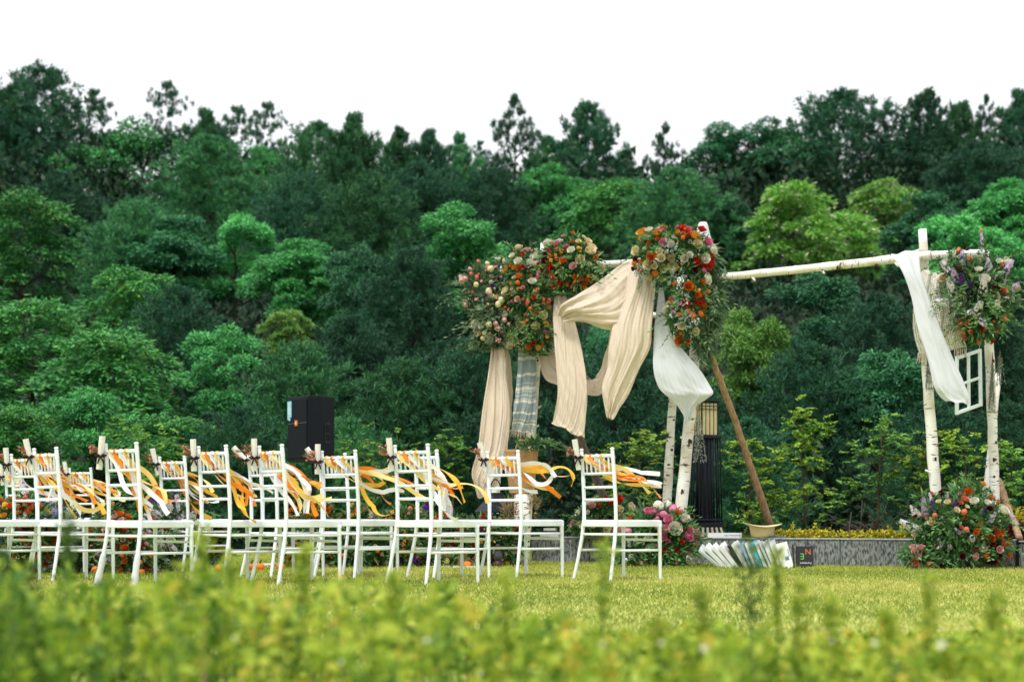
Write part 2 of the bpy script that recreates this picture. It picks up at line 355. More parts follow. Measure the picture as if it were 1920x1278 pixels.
def unit(v): return v / np.maximum(np.linalg.norm(v, axis=1, keepdims=True), 1e-9)
def rdir(n): return unit(R.normal(size=(n, 3)))
def leaf_geo(c, axis, L, W, spread=.4, fold=.15, flat=0.0):
    """diamond leaves at c along axis; flat pulls the blade towards the horizontal"""
    n = len(c); L = np.broadcast_to(np.asarray(L, float), (n,))[:, None]; W = np.broadcast_to(np.asarray(W, float), (n,))[:, None]
    a = unit(unit(axis) + R.normal(size=(n, 3)) * spread)
    q = rdir(n)
    if flat: q = q * (1 - flat) + np.array([0, 0, 1.0]) * flat
    b = unit(np.cross(a, q)); nn = np.cross(a, b)
    mid = c + a * L * .45 + nn * L * fold
    V = np.stack([c, mid + b * W * .5, c + a * L, mid - b * W * .5], 1).reshape(-1, 3)
    return V, np.arange(4 * n).reshape(n, 4)
def join_geo(items):
    V, Fs, o = [], [], 0
    for v, f in items: V.append(v); Fs.append(f + o); o += len(v)
    return np.concatenate(V), np.concatenate(Fs)
# ------------------------------------------------------------------ ground, lawn and wooded hillside
def hz(x, y):
    """height of the ground"""
    t = max(0.0, y - 23.0)
    z = .2 * (math.sqrt(t * t + 9.0) - 3.0) if y < 116 else .2 * (math.sqrt(93 * 93 + 9.0) - 3.0) + (y - 116) * .015
    k = min(1.0, t / 15.0)
    return z + k * (.5 * math.sin(x * .13 + 1.3) * math.sin(y * .11) + .25 * math.sin(x * .41 + y * .23))
gx = np.concatenate([np.linspace(-500, -70, 12)[:-1], np.linspace(-70, 70, 71), np.linspace(70, 500, 12)[1:]])
gy = np.concatenate([np.linspace(-60, 18, 10)[:-1], np.linspace(18, 120, 60), np.linspace(120, 900, 12)[1:]])
GV = [(x, y, hz(x, y)) for y in gy for x in gx]; nx = len(gx)
GF = [(j * nx + i, j * nx + i + 1, (j + 1) * nx + i + 1, (j + 1) * nx + i) for j in range(len(gy) - 1) for i in range(nx - 1)]
g = link('ground', np_mesh('ground', GV, GF, 'forest_floor', smooth=True)); g['kind'] = 'structure'
LV = [(x, y, .004) for y in np.linspace(-20, 21.5, 8) for x in np.linspace(-40, 40, 12)]
LF = [(j * 12 + i, j * 12 + i + 1, (j + 1) * 12 + i + 1, (j + 1) * 12 + i) for j in range(7) for i in range(11)]
g = link('lawn', np_mesh('lawn', LV, LF, 'lawn_soil')); g['kind'] = 'structure'
# short mown grass standing on the lawn
n = 270000
gyv = 4.8 + (R.random(n) ** .8) * 16.5
gxv = (R.random(n) * 2 - 1) * (gyv * .34 + 1.6)
C = np.stack([gxv, gyv, np.full(n, .004)], 1)
ax = np.stack([R.normal(size=n) * .55, R.normal(size=n) * .55, np.ones(n)], 1)
patch = .48 + .22 * np.sin(gxv * 1.1 + 2.7 * np.sin(gyv * .55)) + .12 * np.sin(gxv * 3.7 + 2.2 * np.sin(gyv * 1.9 + gxv)) + .1 * np.sin(gxv * 9.1 + 3 * np.sin(gyv * 4.3))
V, Fc = leaf_geo(C, ax, .016 + .020 * R.random(n), .0038 + gyv * .00026, spread=.25, fold=.1)
gr = link('lawn_grass', np_mesh('lawn_grass', V, Fc, 'grass', np.clip(patch + R.normal(size=n) * .22, 0, 1)))
tag(gr, 'short yellow green mown grass covering the lawn', 'grass', kind='stuff')

# --- crown meshes, unit size: radius .5, height 1 from z = 0
def crown_broad(seed, lobes=9, per=230, leaf=.030, tall=1.0):
    """uneven lobes, each carrying its own knobs of leaves"""
    global R
    R = np.random.default_rng(seed); geos, rn = [], []
    for k in range(lobes):
        a = 2.4 * k + R.normal() * .4; zc = .22 + .56 * (k / (lobes - 1)) + R.normal() * .05; rc = .27 * math.sqrt(max(.02, 1 - ((zc - .34) / .52) ** 2)) * (.7 + .5 * R.random())
        C0 = np.array([math.cos(a) * rc, math.sin(a) * rc, zc]); r0 = .15 + .09 * R.random(); tone = .16 * R.random()
        for q_ in range(int(9 + 22 * r0)):
            d = rdir(1)[0]; d[2] = abs(d[2]) * 1.1 - .25; d /= np.linalg.norm(d)
            c = C0 + d * r0 * (.75 + .35 * R.random()) * np.array([1, 1, .85]); r = .045 + .06 * R.random() ** 1.5
            n_ = int(per * (r / .075) ** 1.6); q = rdir(n_); q[:, 2] = np.where(q[:, 2] < -.3, -q[:, 2], q[:, 2])
            p = c + q * r * (.65 + .5 * R.random((n_, 1))) * np.array([1.15, 1.15, .8])
            axis = q * np.array([1, 1, .35]) + np.array([0, 0, -.3])
            geos.append(leaf_geo(p, axis, leaf * (.6 + .8 * R.random(n_)), leaf * .52, spread=.45, flat=.6))
            rn.append(np.clip(.10 + .34 * R.random(n_) + tone + .36 * q[:, 2], 0, 1))  # upper leaves of each knob paler: young growth, and lit tops put into the colour
    V, Fc = join_geo(geos); V[:, 2] = (V[:, 2] - V[:, 2].min()) / (V[:, 2].max() - V[:, 2].min())
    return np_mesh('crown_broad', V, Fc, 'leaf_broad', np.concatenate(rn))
def crown_layer(seed, pads=64, per=190, leaf=.038, tips=.5, droop=.7, rad0=.44, thick=.02):
    """drooping sprays of leaves held out at every height, young leaves at the shoot ends"""
    global R
    R = np.random.default_rng(seed); geos, rn = [], []
    for t in range(pads):
        z = .06 + .90 * (t + .5 * R.random()) / pads; rad = rad0 * math.sqrt(max(.05, 1 - ((z - .26) / .76) ** 2)) * (.75 + .45 * R.random())
        a = t * 2.4 + R.normal() * .5; rc = rad * (.35 + .6 * R.random())
        c = np.array([math.cos(a) * rc, math.sin(a) * rc, z]); w = .075 + .085 * R.random(); el = .6 + .5 * R.random()
        u = R.random(per) ** .6; th = R.random(per) * 6.283; lx_, ly_ = np.cos(th) * u * w, np.sin(th) * u * w * el
        off = np.stack([lx_ * math.cos(a) - ly_ * math.sin(a), lx_ * math.sin(a) + ly_ * math.cos(a), -u ** 2 * w * droop * (.5 + .5 * np.cos(th)) + R.normal(size=per) * thick + .10 * w], 1)
        p = c + off; axis = np.stack([np.cos(th + a), np.sin(th + a), np.full(per, -.35)], 1) + np.array([math.cos(a), math.sin(a), 0]) * .4
        geos.append(leaf_geo(p, axis, leaf * (.6 + .8 * R.random(per)), leaf * .45, spread=.45, flat=.65))
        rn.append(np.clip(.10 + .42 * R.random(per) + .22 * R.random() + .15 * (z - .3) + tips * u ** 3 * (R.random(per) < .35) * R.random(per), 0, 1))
    V, Fc = join_geo(geos)
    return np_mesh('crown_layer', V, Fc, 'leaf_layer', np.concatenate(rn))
def crown_pine(seed, tiers=13, arms=6, tufts=6, needles=26, base=.08, shape=.75, gap=.0, nl=.052, wide=.0085):
    """whorls of up-swept branches carrying tufts of needles"""
    global R
    R = np.random.default_rng(seed); geos, rn = [], []
    T, D, S = [], [], []
    for t in range(tiers):
        z = base + (.97 - base) * t / (tiers - 1); L0 = .5 * (1 - ((z - base) / (1 - base)) ** 1.6) ** shape * (1 if z < .8 else 1 - 2.2 * (z - .8)) + .014
        a0 = R.random() * 6.283
        for k in range(max(3, int(arms * (.6 + .6 * L0 / .5)))):
            if R.random() < gap: continue
            a = a0 + 6.283 * k / arms + R.normal() * .25; L = L0 * (.6 + .5 * R.random()); rise = .05 + .12 * R.random()
            for j in range(tufts):
                u = .3 + .75 * j / max(1, tufts - 1) * (.85 + .3 * R.random())
                sd = R.normal() * .035; 
                T.append((math.cos(a) * L * u - math.sin(a) * sd, math.sin(a) * L * u + math.cos(a) * sd, z + rise * u * u * L / .5 + R.normal() * .012))
                D.append((math.cos(a) * .6, math.sin(a) * .6, .75)); S.append((.8 + .5 * R.random()) * (1 if z < .8 else .72))
    for i in range(5): T.append((R.normal() * .012, R.normal() * .012, .93 + .02 * i)); D.append((0, 0, 1)); S.append(.6)
    T, D, S = np.array(T), np.array(D), np.array(S); m = len(T)
    C = np.repeat(T, needles, 0) + R.normal(size=(m * needles, 3)) * .010
    A = np.repeat(D, needles, 0) + rdir(m * needles) * .95
    V, Fc = leaf_geo(C, A, np.repeat(S, needles) * nl * (.7 + .5 * R.random(m * needles)), wide, spread=.2, fold=.04)
    r = np.clip(np.repeat(R.random(m) * .45, needles) + .4 * R.random(m * needles) + .15 * (unit(A)[:, 2] > .4), 0, 1)  # needles pointing up get a paler tone, lit tips painted into the colour
    return np_mesh('crown_pine', V, Fc, 'leaf_pine', r)
def branch_mesh(seed, top=.8, arms=9, r=.02):
    rs = random.Random(seed); mb = MB()
    mb.tube([(0, 0, 0), (rs.uniform(-.02, .02), rs.uniform(-.02, .02), top * .5), (0, 0, top)], [r, r * .8, r * .25], 7)
    for i in range(arms):
        z = top * (.3 + .65 * i / arms); a = i * 2.4 + rs.random(); l = .34 * (1 - .5 * i / arms)
        mb.tube([(0, 0, z), (math.cos(a) * l * .5, math.sin(a) * l * .5, z + .07), (math.cos(a) * l, math.sin(a) * l, z + .13)], [r * .45, r * .3, r * .1], 5)
    return mb.mesh('trunk', 'bark')
CROWN = {
    'broad': [crown_broad(101), crown_broad(102, lobes=7), crown_broad(103, lobes=12), crown_broad(104, lobes=10), crown_broad(105, lobes=8)],
    'layer': [crown_layer(111), crown_layer(112, pads=80), crown_layer(113, pads=56)],
    'bloom': [crown_layer(121, pads=52, per=260, tips=1.5, droop=.9), crown_layer(122, pads=46, per=260, tips=1.5, droop=.9)],
    'pine': [crown_pine(131, tufts=8, needles=34, arms=8), crown_pine(132, tiers=16, arms=8, tufts=8, needles=34), crown_pine(133, tiers=13, arms=8, shape=.55, tufts=8, needles=34), crown_pine(134, tiers=12, arms=7, shape=.9, tufts=8, needles=34)],
    'sparse': [crown_pine(141, tiers=11, arms=6, tufts=6, gap=.25, base=.12, nl=.055, needles=30), crown_pine(142, tiers=10, arms=6, tufts=6, gap=.3, base=.15, nl=.06, needles=30), crown_pine(143, tiers=12, arms=6, tufts=5, gap=.2, base=.1, nl=.055, needles=30), crown_pine(144, tiers=10, arms=7, tufts=6, gap=.35, base=.1, nl=.055, needles=30, shape=.5)],
    'dense': [crown_pine(151, tiers=17, arms=9, tufts=8, shape=.42, base=.02, nl=.042, wide=.0075), crown_pine(152, tiers=16, arms=9, tufts=8, shape=.5, base=.02, nl=.045, wide=.0075), crown_pine(153, tiers=18, arms=9, tufts=8, shape=.35, base=.02, nl=.04, wide=.0075)],
}
TRUNK = [branch_mesh(1), branch_mesh(2), branch_mesh(3)]
R = np.random.default_rng(12)
rt = random.Random(5)
def tree(name, px, ytop, w, yb, kind, leaf, label, Y=None, group='trees on the wooded hillside', grow=1.0):
    if Y is None:
        k = .2 - (HY - yb) / F
        Y = 112.0 if k < .034 else min(112.0, 4.0 / k)
    x = (px - CX) / F * Y; z0 = hz(x, Y) - .15; ztop = CH + (HY - ytop) / F * Y
    W = w / F * Y * {'broad': 1.34, 'layer': 1.36, 'bloom': 1.22, 'dense': 1.32, 'pine': 1.4, 'sparse': 1.2}[kind] * grow
    zb = CH + (HY - yb) / F * Y
    zb = min(zb, ztop - {'broad': .88, 'layer': .8, 'bloom': .6, 'dense': 1.15, 'pine': 1.7, 'sparse': 1.7}[kind] * W)
    zb = max(zb, z0 + .05 * W)
    t = thing(name, (x, Y, z0), label, 'tree', group)
    c = link('crown', rt.choice(CROWN[kind]), t, (0, 0, zb - z0)); c['kind'] = 'stuff'
    c.scale = (W, W, (ztop - zb) * (1.0 if kind != 'broad' else .98)); c.rotation_euler = (0, 0, rt.random() * 6.28)
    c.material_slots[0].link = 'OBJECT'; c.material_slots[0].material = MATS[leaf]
    k = link('trunk', rt.choice(TRUNK), t); k.scale = (W, W, (ztop - z0) * .97); k.rotation_euler = (0, 0, rt.random() * 6.28)
    return t
PD, PN, BR, TE, LI, LA, BL = 'leaf_pine_dark', 'leaf_pine', 'leaf_broad', 'leaf_teal', 'leaf_light', 'leaf_layer', 'leaf_bloom'
for row in [
    # skyline
    ('pine_tree', 78, 133, 200, 330, 'dense', PD, 'big dark bushy pine at the far left of the skyline'),
    ('pine_tree', 8, 172, 130, 360, 'dense', PN, 'pine cut by the left picture edge on the skyline'),
    ('pine_tree', 178, 172, 80, 330, 'sparse', PD, 'thin open pine just right of the big dark skyline pine'),
    ('broadleaf_tree', 228, 205, 220, 400, 'broad', BR, 'round bright green broadleaf tree below the left skyline pines'),
    ('pine_tree', 312, 158, 90, 320, 'sparse', PD, 'lone spindly pine sticking up on the left skyline'),
    ('pine_tree', 385, 212, 110, 380, 'pine', PN, 'skyline pine right of the lone spindly one'),
    ('pine_tree', 446, 206, 100, 380, 'sparse', PD, 'open topped pine in the middle of the left skyline dip'),
    ('pine_tree', 502, 198, 90, 370, 'sparse', PD, 'see-through pine with bare top left of the skyline dip'),
    ('pine_tree', 590, 236, 150, 480, 'dense', PN, 'broad soft pine left of centre on the skyline'),
    ('pine_tree', 664, 222, 130, 500, 'pine', PN, 'pointed olive pine on the skyline above the loudspeaker'),
    ('pine_tree', 748, 246, 100, 470, 'pine', PN, 'short pointed pine in the skyline above the dark slope'),
    ('pine_tree', 806, 250, 100, 470, 'pine', PD, 'twin of the short skyline pine, on its right'),
    ('pine_tree', 862, 256, 110, 460, 'pine', PN, 'low skyline pine left of the tall open pine'),
    ('pine_tree', 900, 268, 60, 380, 'sparse', PD, 'tiny bare pine at the foot of the tall open pine'),
    ('pine_tree', 966, 186, 135, 330, 'sparse', PD, 'tall open pine with gaps of sky above the arch'),
    ('pine_tree', 1104, 200, 130, 350, 'pine', PD, 'tall cone shaped pine right of the open one'),
    ('pine_tree', 1030, 262, 110, 400, 'pine', PN, 'low pine between the two tall skyline pines'),
    ('pine_tree', 1175, 288, 100, 420, 'pine', PD, 'lowest pine in the notch of the skyline'),
    ('pine_tree', 1245, 238, 110, 370, 'sparse', PD, 'ragged pine right of the skyline notch'),
    ('broadleaf_tree', 1350, 222, 130, 380, 'broad', TE, 'blue green rounded tree climbing the right skyline'),
    ('broadleaf_tree', 1445, 212, 150, 390, 'broad', TE, 'larger blue green rounded tree beside the great dark pine'),
    ('pine_tree', 1572, 180, 240, 380, 'dense', PD, 'great dark spreading pine on the right skyline'),
    ('pine_tree', 1663, 196, 80, 360, 'sparse', PD, 'slim pine just right of the great dark pine'),
    ('pine_tree', 1735, 178, 120, 400, 'pine', PD, 'pine with tufted top above the right post'),
    ('pine_tree', 1800, 200, 110, 400, 'pine', PN, 'second pine from the right picture edge on the skyline'),
    ('pine_tree', 1848, 184, 80, 380, 'sparse', PD, 'bare topped pine near the right end of the skyline'),
    ('pine_tree', 1910, 176, 110, 420, 'pine', PD, 'last pine on the skyline at the right picture edge'),
    # upper slope
    ('pine_tree', 395, 262, 220, 470, 'dense', PN, 'wide soft pine in the upper left slope under the skyline dip'),
    ('broadleaf_tree', 505, 272, 110, 440, 'broad', BR, 'small rounded green tree below the see-through pine'),
    ('pine_tree', 110, 330, 210, 520, 'dense', PD, 'dark pine behind the layered tree at the left edge'),
    ('pine_tree', 250, 380, 180, 560, 'dense', PN, 'soft pine below the bright round tree on the left'),
    ('pine_tree', 560, 330, 180, 520, 'dense', PD, 'dark pine high above the loudspeaker'),
    ('pine_tree', 690, 330, 200, 560, 'dense', PN, 'olive pine on the middle of the upper slope'),
    ('pine_tree', 790, 310, 190, 520, 'dense', PD, 'shadowy pine on the slope left of the domed tree'),
    ('pine_tree', 920, 320, 170, 520, 'dense', PD, 'shadowy pine under the tall open skyline pine'),
    ('broadleaf_tree', 1040, 298, 180, 450, 'broad', BR, 'rounded mid green tree under the two tall skyline pines'),
    ('layered_tree', 1150, 332, 180, 480, 'layer', LA, 'tiered green tree behind the left beam of the arch'),
    ('pine_tree', 1270, 320, 190, 500, 'dense', PN, 'soft olive pine behind the flowered centre post'),
    ('broadleaf_tree', 1365, 362, 110, 500, 'broad', TE, 'narrow rounded tree left of the blossoming trees'),
    ('pine_tree', 1480, 300, 200, 430, 'dense', PD, 'dark pine above the blossoming trees'),
    ('pine_tree', 1690, 270, 220, 430, 'dense', PD, 'dark pine behind the top of the right post'),
    ('pine_tree', 1830, 270, 200, 460, 'dense', PD, 'dark pine above the right flower arrangement'),
    ('blossoming_tree', 1482, 340, 190, 510, 'bloom', BL, 'left of three yellow green blossoming trees above the long beam'),
    ('blossoming_tree', 1660, 334, 150, 470, 'bloom', BL, 'highest of the blossoming trees, near the right post'),
    ('blossoming_tree', 1580, 395, 190, 500, 'bloom', BL, 'blossoming tree just above the middle of the long beam'),
    ('broadleaf_tree', 1893, 325, 160, 520, 'broad', BR, 'rounded tree at the right edge level with the beam'),
    ('broadleaf_tree', 1810, 392, 170, 580, 'broad', BR, 'rounded green tree behind the right flower arrangement'),
    ('broadleaf_tree', 1745, 350, 140, 540, 'broad', TE, 'dull green tree right behind the top of the right post'),
    # middle slope
    ('layered_tree', 45, 352, 190, 580, 'layer', LA, 'tall tiered tree at the left edge below the skyline'),
    ('broadleaf_tree', 330, 395, 170, 560, 'broad', TE, 'left of a pair of rounded trees on the left slope'),
    ('broadleaf_tree', 440, 394, 150, 560, 'broad', BR, 'right of a pair of rounded trees on the left slope'),
    ('broadleaf_tree', 562, 438, 170, 610, 'broad', BR, 'lumpy green tree above the small blossoming one'),
    ('broadleaf_tree', 668, 444, 130, 650, 'broad', TE, 'dull rounded tree in the middle of the slope'),
    ('broadleaf_tree', 860, 370, 220, 640, 'broad', BR, 'tall domed green tree left of the arch flowers'),
    ('pine_tree', 770, 470, 180, 690, 'dense', PD, 'dark pine in the hollow left of the arch'),
    ('layered_tree', 242, 498, 190, 660, 'layer', LA, 'tiered tree with orange young leaves on the left slope'),
    ('layered_tree', 62, 556, 230, 740, 'layer', LA, 'wide tiered tree with rusty tips at the left edge'),
    ('layered_tree', 215, 610, 260, 780, 'layer', LA, 'low wide tiered tree left of the rounded one'),
    ('broadleaf_tree', 420, 596, 170, 760, 'broad', BR, 'cone shaped leafy tree above the left chairs'),
    ('pine_tree', 330, 540, 170, 720, 'dense', PD, 'dark pine between the tiered and the rounded trees'),
    ('blossoming_tree', 540, 578, 110, 670, 'bloom', BL, 'small bright blossoming tree alone on the left slope'),
    ('pine_tree', 560, 650, 230, 840, 'dense', PN, 'soft pine behind the loudspeaker'),
    ('pine_tree', 660, 600, 200, 800, 'dense', PD, 'dark pine up the slope right of the loudspeaker'),
    ('broadleaf_tree', 722, 606, 70, 680, 'broad', LI, 'small bright leafy patch of a tree above the middle chairs'),
    ('pine_tree', 760, 680, 220, 860, 'dense', PN, 'soft pine right of the loudspeaker'),
    ('pine_tree', 890, 640, 200, 860, 'dense', PD, 'dark pine behind the left linen hanging'),
    ('pine_tree', 1010, 560, 200, 800, 'dense', PD, 'dark pine behind the left post of the arch'),
    ('broadleaf_tree', 1125, 600, 100, 760, 'broad', TE, 'rounded tree seen through the linen loop'),
    ('pine_tree', 1180, 640, 200, 860, 'dense', PD, 'dark pine between the linen and the white cloth'),
    ('broadleaf_tree', 1400, 562, 140, 800, 'broad', LI, 'light green upright tree right of the leaning brown pole'),
    ('broadleaf_tree', 1540, 500, 190, 720, 'broad', TE, 'dull green tree below the middle of the long beam'),
    ('pine_tree', 1650, 560, 190, 760, 'dense', PD, 'dark pine left of the right post'),
    ('pine_tree', 1520, 650, 220, 850, 'dense', PD, 'dark pine behind the young trees'),
    ('broadleaf_tree', 1660, 640, 200, 840, 'broad', TE, 'bushy dull tree above the bare twigs'),
    ('pine_tree', 1850, 580, 220, 800, 'dense', PD, 'dark pine behind the hanging window frame'),
    ('pine_tree', 1290, 700, 200, 880, 'dense', PD, 'dark pine behind the garden lamp'),
    # foot of the slope
    ('broadleaf_tree', 180, 716, 170, 870, 'broad', BR, 'rounded tree right behind the left rows of chairs'),
    ('layered_tree', 20, 755, 180, 900, 'layer', LA, 'tiered tree low at the left edge behind the chairs'),
    ('layered_tree', 330, 775, 190, 900, 'layer', LA, 'low tiered tree behind the third and fourth chairs'),
    ('pine_tree', 450, 770, 200, 920, 'dense', PD, 'dark pine low behind the chairs left of the loudspeaker'),
    ('pine_tree', 640, 790, 200, 920, 'dense', PN, 'low pine at the foot of the loudspeaker stand'),
    ('pine_tree', 900, 780, 200, 930, 'dense', PD, 'low dark pine behind the wicker bag'),
    ('pine_tree', 1400, 790, 200, 930, 'dense', PD, 'low dark pine right of the garden lamp'),
    ('pine_tree', 1750, 760, 200, 920, 'dense', PD, 'low dark pine behind the right post'),
    ('pine_tree', 1890, 760, 180, 920, 'dense', PD, 'low dark pine at the right edge'),
]:
    tree(*row)

# --- young trees at the edge of the lawn: bare stem, a few tiers of yellow green leaves
def sapling(px, ytop, ybase, w, Y, tiers, leaf, label, seed):
    global R
    R = np.random.default_rng(seed); x = (px - CX) / F * Y; z0 = CH + (HY - ybase) / F * Y; z0 = min(z0, hz(x, Y) + .22) if Y > 17 else z0
    H = CH + (HY - ytop) / F * Y - z0; W = w / F * Y
    t = thing('young_tree', (x, Y, z0), label, 'tree', 'young trees along the edge of the lawn')
    mb = MB(); rs = random.Random(seed); lean = rs.uniform(-.06, .06)
    stem = [(lean * H * i / 5 + rs.uniform(-.01, .01), rs.uniform(-.01, .01), H * i / 5 * .95) for i in range(6)]
    mb.tube(stem, [.014, .012, .011, .009, .007, .004], 6)
    geos, rn = [], []
    for (f, wf, dx) in tiers:
        c = Vector((lean * H * f + dx * W, rs.uniform(-.1, .1) * W, H * f)); zz = H * max(.1, f - .16)
        mb.tube([(lean * zz, 0, zz), ((c.x + lean * zz) / 2, c.y * .5, (zz + c.z) / 2 + .01), c], [.007, .005, .003], 5)
        for k in range(22):
            a = rs.random() * 6.283; u = math.sqrt(rs.random()) * rs.uniform(.6, 1.15) * wf * W * .5
            q = c + Vector((math.cos(a) * u, math.sin(a) * u, (.20 - (u / (W * wf * .5 + .001)) ** 2 * .40) * wf * W + rs.gauss(0, .11) * W))
            m = 26; s = R.random(m)[:, None]; dv = np.array([math.cos(a), math.sin(a), rs.uniform(-.5, .5)]); l = .10 + .05 * rs.random()
            p = np.array(q) + dv * (s - .3) * l; sg = np.where(np.arange(m) % 2, 1, -1)[:, None]
            axis = np.cross(dv, [0, 0, 1]) * sg + dv * .5 + np.array([0, 0, -.2])
            geos.append(leaf_geo(p, axis, .046 * (.7 + .5 * R.random(m)), .023, spread=.25, flat=.6))
            rn.append(np.clip(R.random(m) * .6 + .12 + .3 * (q.z > c.z + .05 * W), 0, 1))
    tr_ = link('trunk', mb.mesh('trunk', 'stem_brown'), t)
    V, Fc = join_geo(geos); c = link('crown', np_mesh('crown', V, Fc, leaf, np.concatenate(rn)), t); c['kind'] = 'stuff'
SY = 'leaf_sapling'
sapling(1510, 785, 1005, 100, 18.2, [(.97, .55, -.1), (.93, .45, .35), (.74, .9, 0), (.62, .9, .1), (.32, 1.3, .15), (.26, 1.1, -.3)], SY, 'young tree with four leafy tiers right of the leaning brown pole', 21)
sapling(1643, 795, 1000, 115, 18.6, [(.93, .85, .1), (.84, .8, .25), (.72, .9, -.25), (.5, .7, .1), (.42, .5, -.4)], 'leaf_light', 'slender young tree standing among bare twigs left of the right post', 22)
sapling(1722, 838, 1000, 90, 18.4, [(.96, .7, .1), (.8, .9, -.2), (.6, .9, .1), (.42, .8, 0)], SY, 'short young tree close beside the right post', 23)
sapling(1402, 850, 1005, 95, 18.0, [(.94, 1.0, -.15), (.86, .9, .3), (.6, .7, .2), (.38, .7, .35), (.2, .7, .1)], SY, 'young tree half hidden behind the leaning brown pole', 24)
sapling(1812, 822, 1000, 120, 18.3, [(.93, .8, -.1), (.8, 1.0, .3), (.66, 1.0, -.2), (.5, 1.0, .2), (.34, 1.0, 0)], SY, 'bushy young tree between the two right posts', 25)
sapling(1893, 850, 1000, 80, 18.3, [(.9, .9, 0), (.7, 1.0, .2), (.5, .9, 0)], 'leaf_light', 'young tree at the right edge beyond the right posts', 26)
sapling(1195, 828, 1000, 110, 18.6, [(.95, .8, .3), (.88, .9, -.2), (.72, .8, .1), (.5, .8, -.3), (.35, .9, .1)], SY, 'young tree left of the two birch posts in the centre', 27)
sapling(700, 842, 1010, 130, 20.0, [(.95, .9, -.2), (.85, .9, .3), (.66, 1.0, 0), (.5, .9, .2)], 'leaf_light', 'young tree behind the chair right of the loudspeaker', 29)
sapling(850, 822, 1010, 90, 20.5, [(.95, .9, 0), (.82, .9, -.2), (.66, 1.0, .1), (.5, .9, -.1)], 'leaf_light', 'young tree left of the linen hanging', 30)
sapling(285, 800, 1010, 110, 21.0, [(.95, .7, -.3), (.86, .9, .2), (.7, 1.0, .3), (.5, .9, -.1)], 'leaf_light', 'young yellow green tree behind the small left chair', 31)

# --- undergrowth that closes the gaps between the trees
R = np.random.default_rng(77)
n = 150000; k = 5000
cy = 22.6 + (R.random(k) ** 1.7) * 88; cy[:1500] = 100 + R.random(1500) * 18; cxx = (R.random(k) * 2 - 1) * (cy * .34 + 2)
cz = np.array([hz(a, b) for a, b in zip(cxx, cy)]); rad = .55 + R.random(k) * .9 + cy * .012; rad[:1500] *= 2.7
rep = n // k; q = rdir(n); q[:, 2] = np.abs(q[:, 2])
Cc = np.repeat(np.stack([cxx, cy, cz], 1), rep, 0) + q * np.repeat(rad, rep)[:, None] * (.5 + .5 * R.random((n, 1)))
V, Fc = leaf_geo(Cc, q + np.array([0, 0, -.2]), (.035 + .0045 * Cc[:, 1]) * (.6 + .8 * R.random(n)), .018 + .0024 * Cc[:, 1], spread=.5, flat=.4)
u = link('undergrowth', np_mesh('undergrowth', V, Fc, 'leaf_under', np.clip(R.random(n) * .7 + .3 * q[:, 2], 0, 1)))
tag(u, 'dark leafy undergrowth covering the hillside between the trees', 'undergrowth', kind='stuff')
# bare twigs in a tangle
mb = MB(); rs = random.Random(9)
for i in range(70):
    b0 = P(rs.uniform(1585, 1730), 1000, 18.9 + rs.uniform(-.3, .3)); b0.z = max(.05, b0.z - .2)
    a = rs.uniform(-1.2, 1.2); l = rs.uniform(.4, .75)
    p1 = b0 + Vector((math.sin(a) * l * .5, rs.uniform(-.1, .1), math.cos(a) * l * .6)); p2 = b0 + Vector((math.sin(a) * l * 1.2, rs.uniform(-.2, .2), math.cos(a) * l * rs.uniform(.5, 1)))
    mb.tube([b0, p1, p2], [.004, .003, .0015], 4)
o = link('bare_twigs', mb.mesh('bare_twigs', 'pole_grey')); tag(o, 'tangle of bare grey twigs under the young trees right of the brown pole', 'twigs', kind='stuff')
# ------------------------------------------------------------------ stone edge, planting bed, hedge, garden lamp
def at(px, py, Y): return P(px, py, Y)
WA, WB = Vector(((996 - CX) / F * 16.3, 16.3, 0)), Vector(((1902 - CX) / F * 14.45, 14.45, 0))
wd = (WB - WA); wlen = wd.length; wu = wd / wlen; wn_ = Vector((-wu.y, wu.x, 0))
wang = math.atan2(wu.y, wu.x); RW = Matrix.Rotation(wang, 3, 'Z')
WH = .235
wall = thing('stone_wall', WA, 'low grey hatched stone wall edging the planting bed behind the books', 'wall')
nslab = 6
for i in range(nslab):
    a, b = wlen * i / nslab + .002, wlen * (i + 1) / nslab - .002
    mb = MB(); c = WA + wu * ((a + b) / 2) + wn_ * .06; mb.box((c.x, c.y, WH / 2 - .02), (b - a, .12, WH + .04), RW, .006)
    part('slab', mb, 'stone', wall)
    mb = MB(); c = WA + wu * ((a + b) / 2) + wn_ * .075; mb.box((c.x, c.y, WH + .008), (b - a, .165, .014), RW, .004)
    part('coping', mb, 'stone_top', wall)
side = thing('stone_wall', WB, 'short return of the stone wall running back at the right edge', 'wall')
d2 = Vector((.55, -.35, 0)).normalized(); R2 = Matrix.Rotation(math.atan2(d2.y, d2.x), 3, 'Z')
mb = MB(); c = WB + d2 * .62 + Vector((.05, .05, 0)); mb.box((c.x, c.y, WH / 2 - .03), (1.2, .12, WH + .02), R2, .006); part('slab', mb, 'stone', side)
mb = MB(); mb.box((c.x, c.y, WH - .002), (1.2, .15, .014), R2, .004); part('coping', mb, 'stone_top', side)
bed = MB(); q = [WA + wn_ * .12, WB + wn_ * .12, WB + wn_ * .12 + Vector((3, 0, 0)), Vector((7, 19.5, 0)), Vector((.3, 19.5, 0))]
bed.add([(v.x, v.y, .19) for v in q] + [(v.x, v.y, -.05) for v in q], [(0, 1, 2, 3, 4), (0, 5, 6, 1), (1, 6, 7, 2), (2, 7, 8, 3), (3, 8, 9, 4), (4, 9, 5, 0)], False)
o = link('planting_bed', bed.mesh('planting_bed', 'soil')); o['kind'] = 'structure'
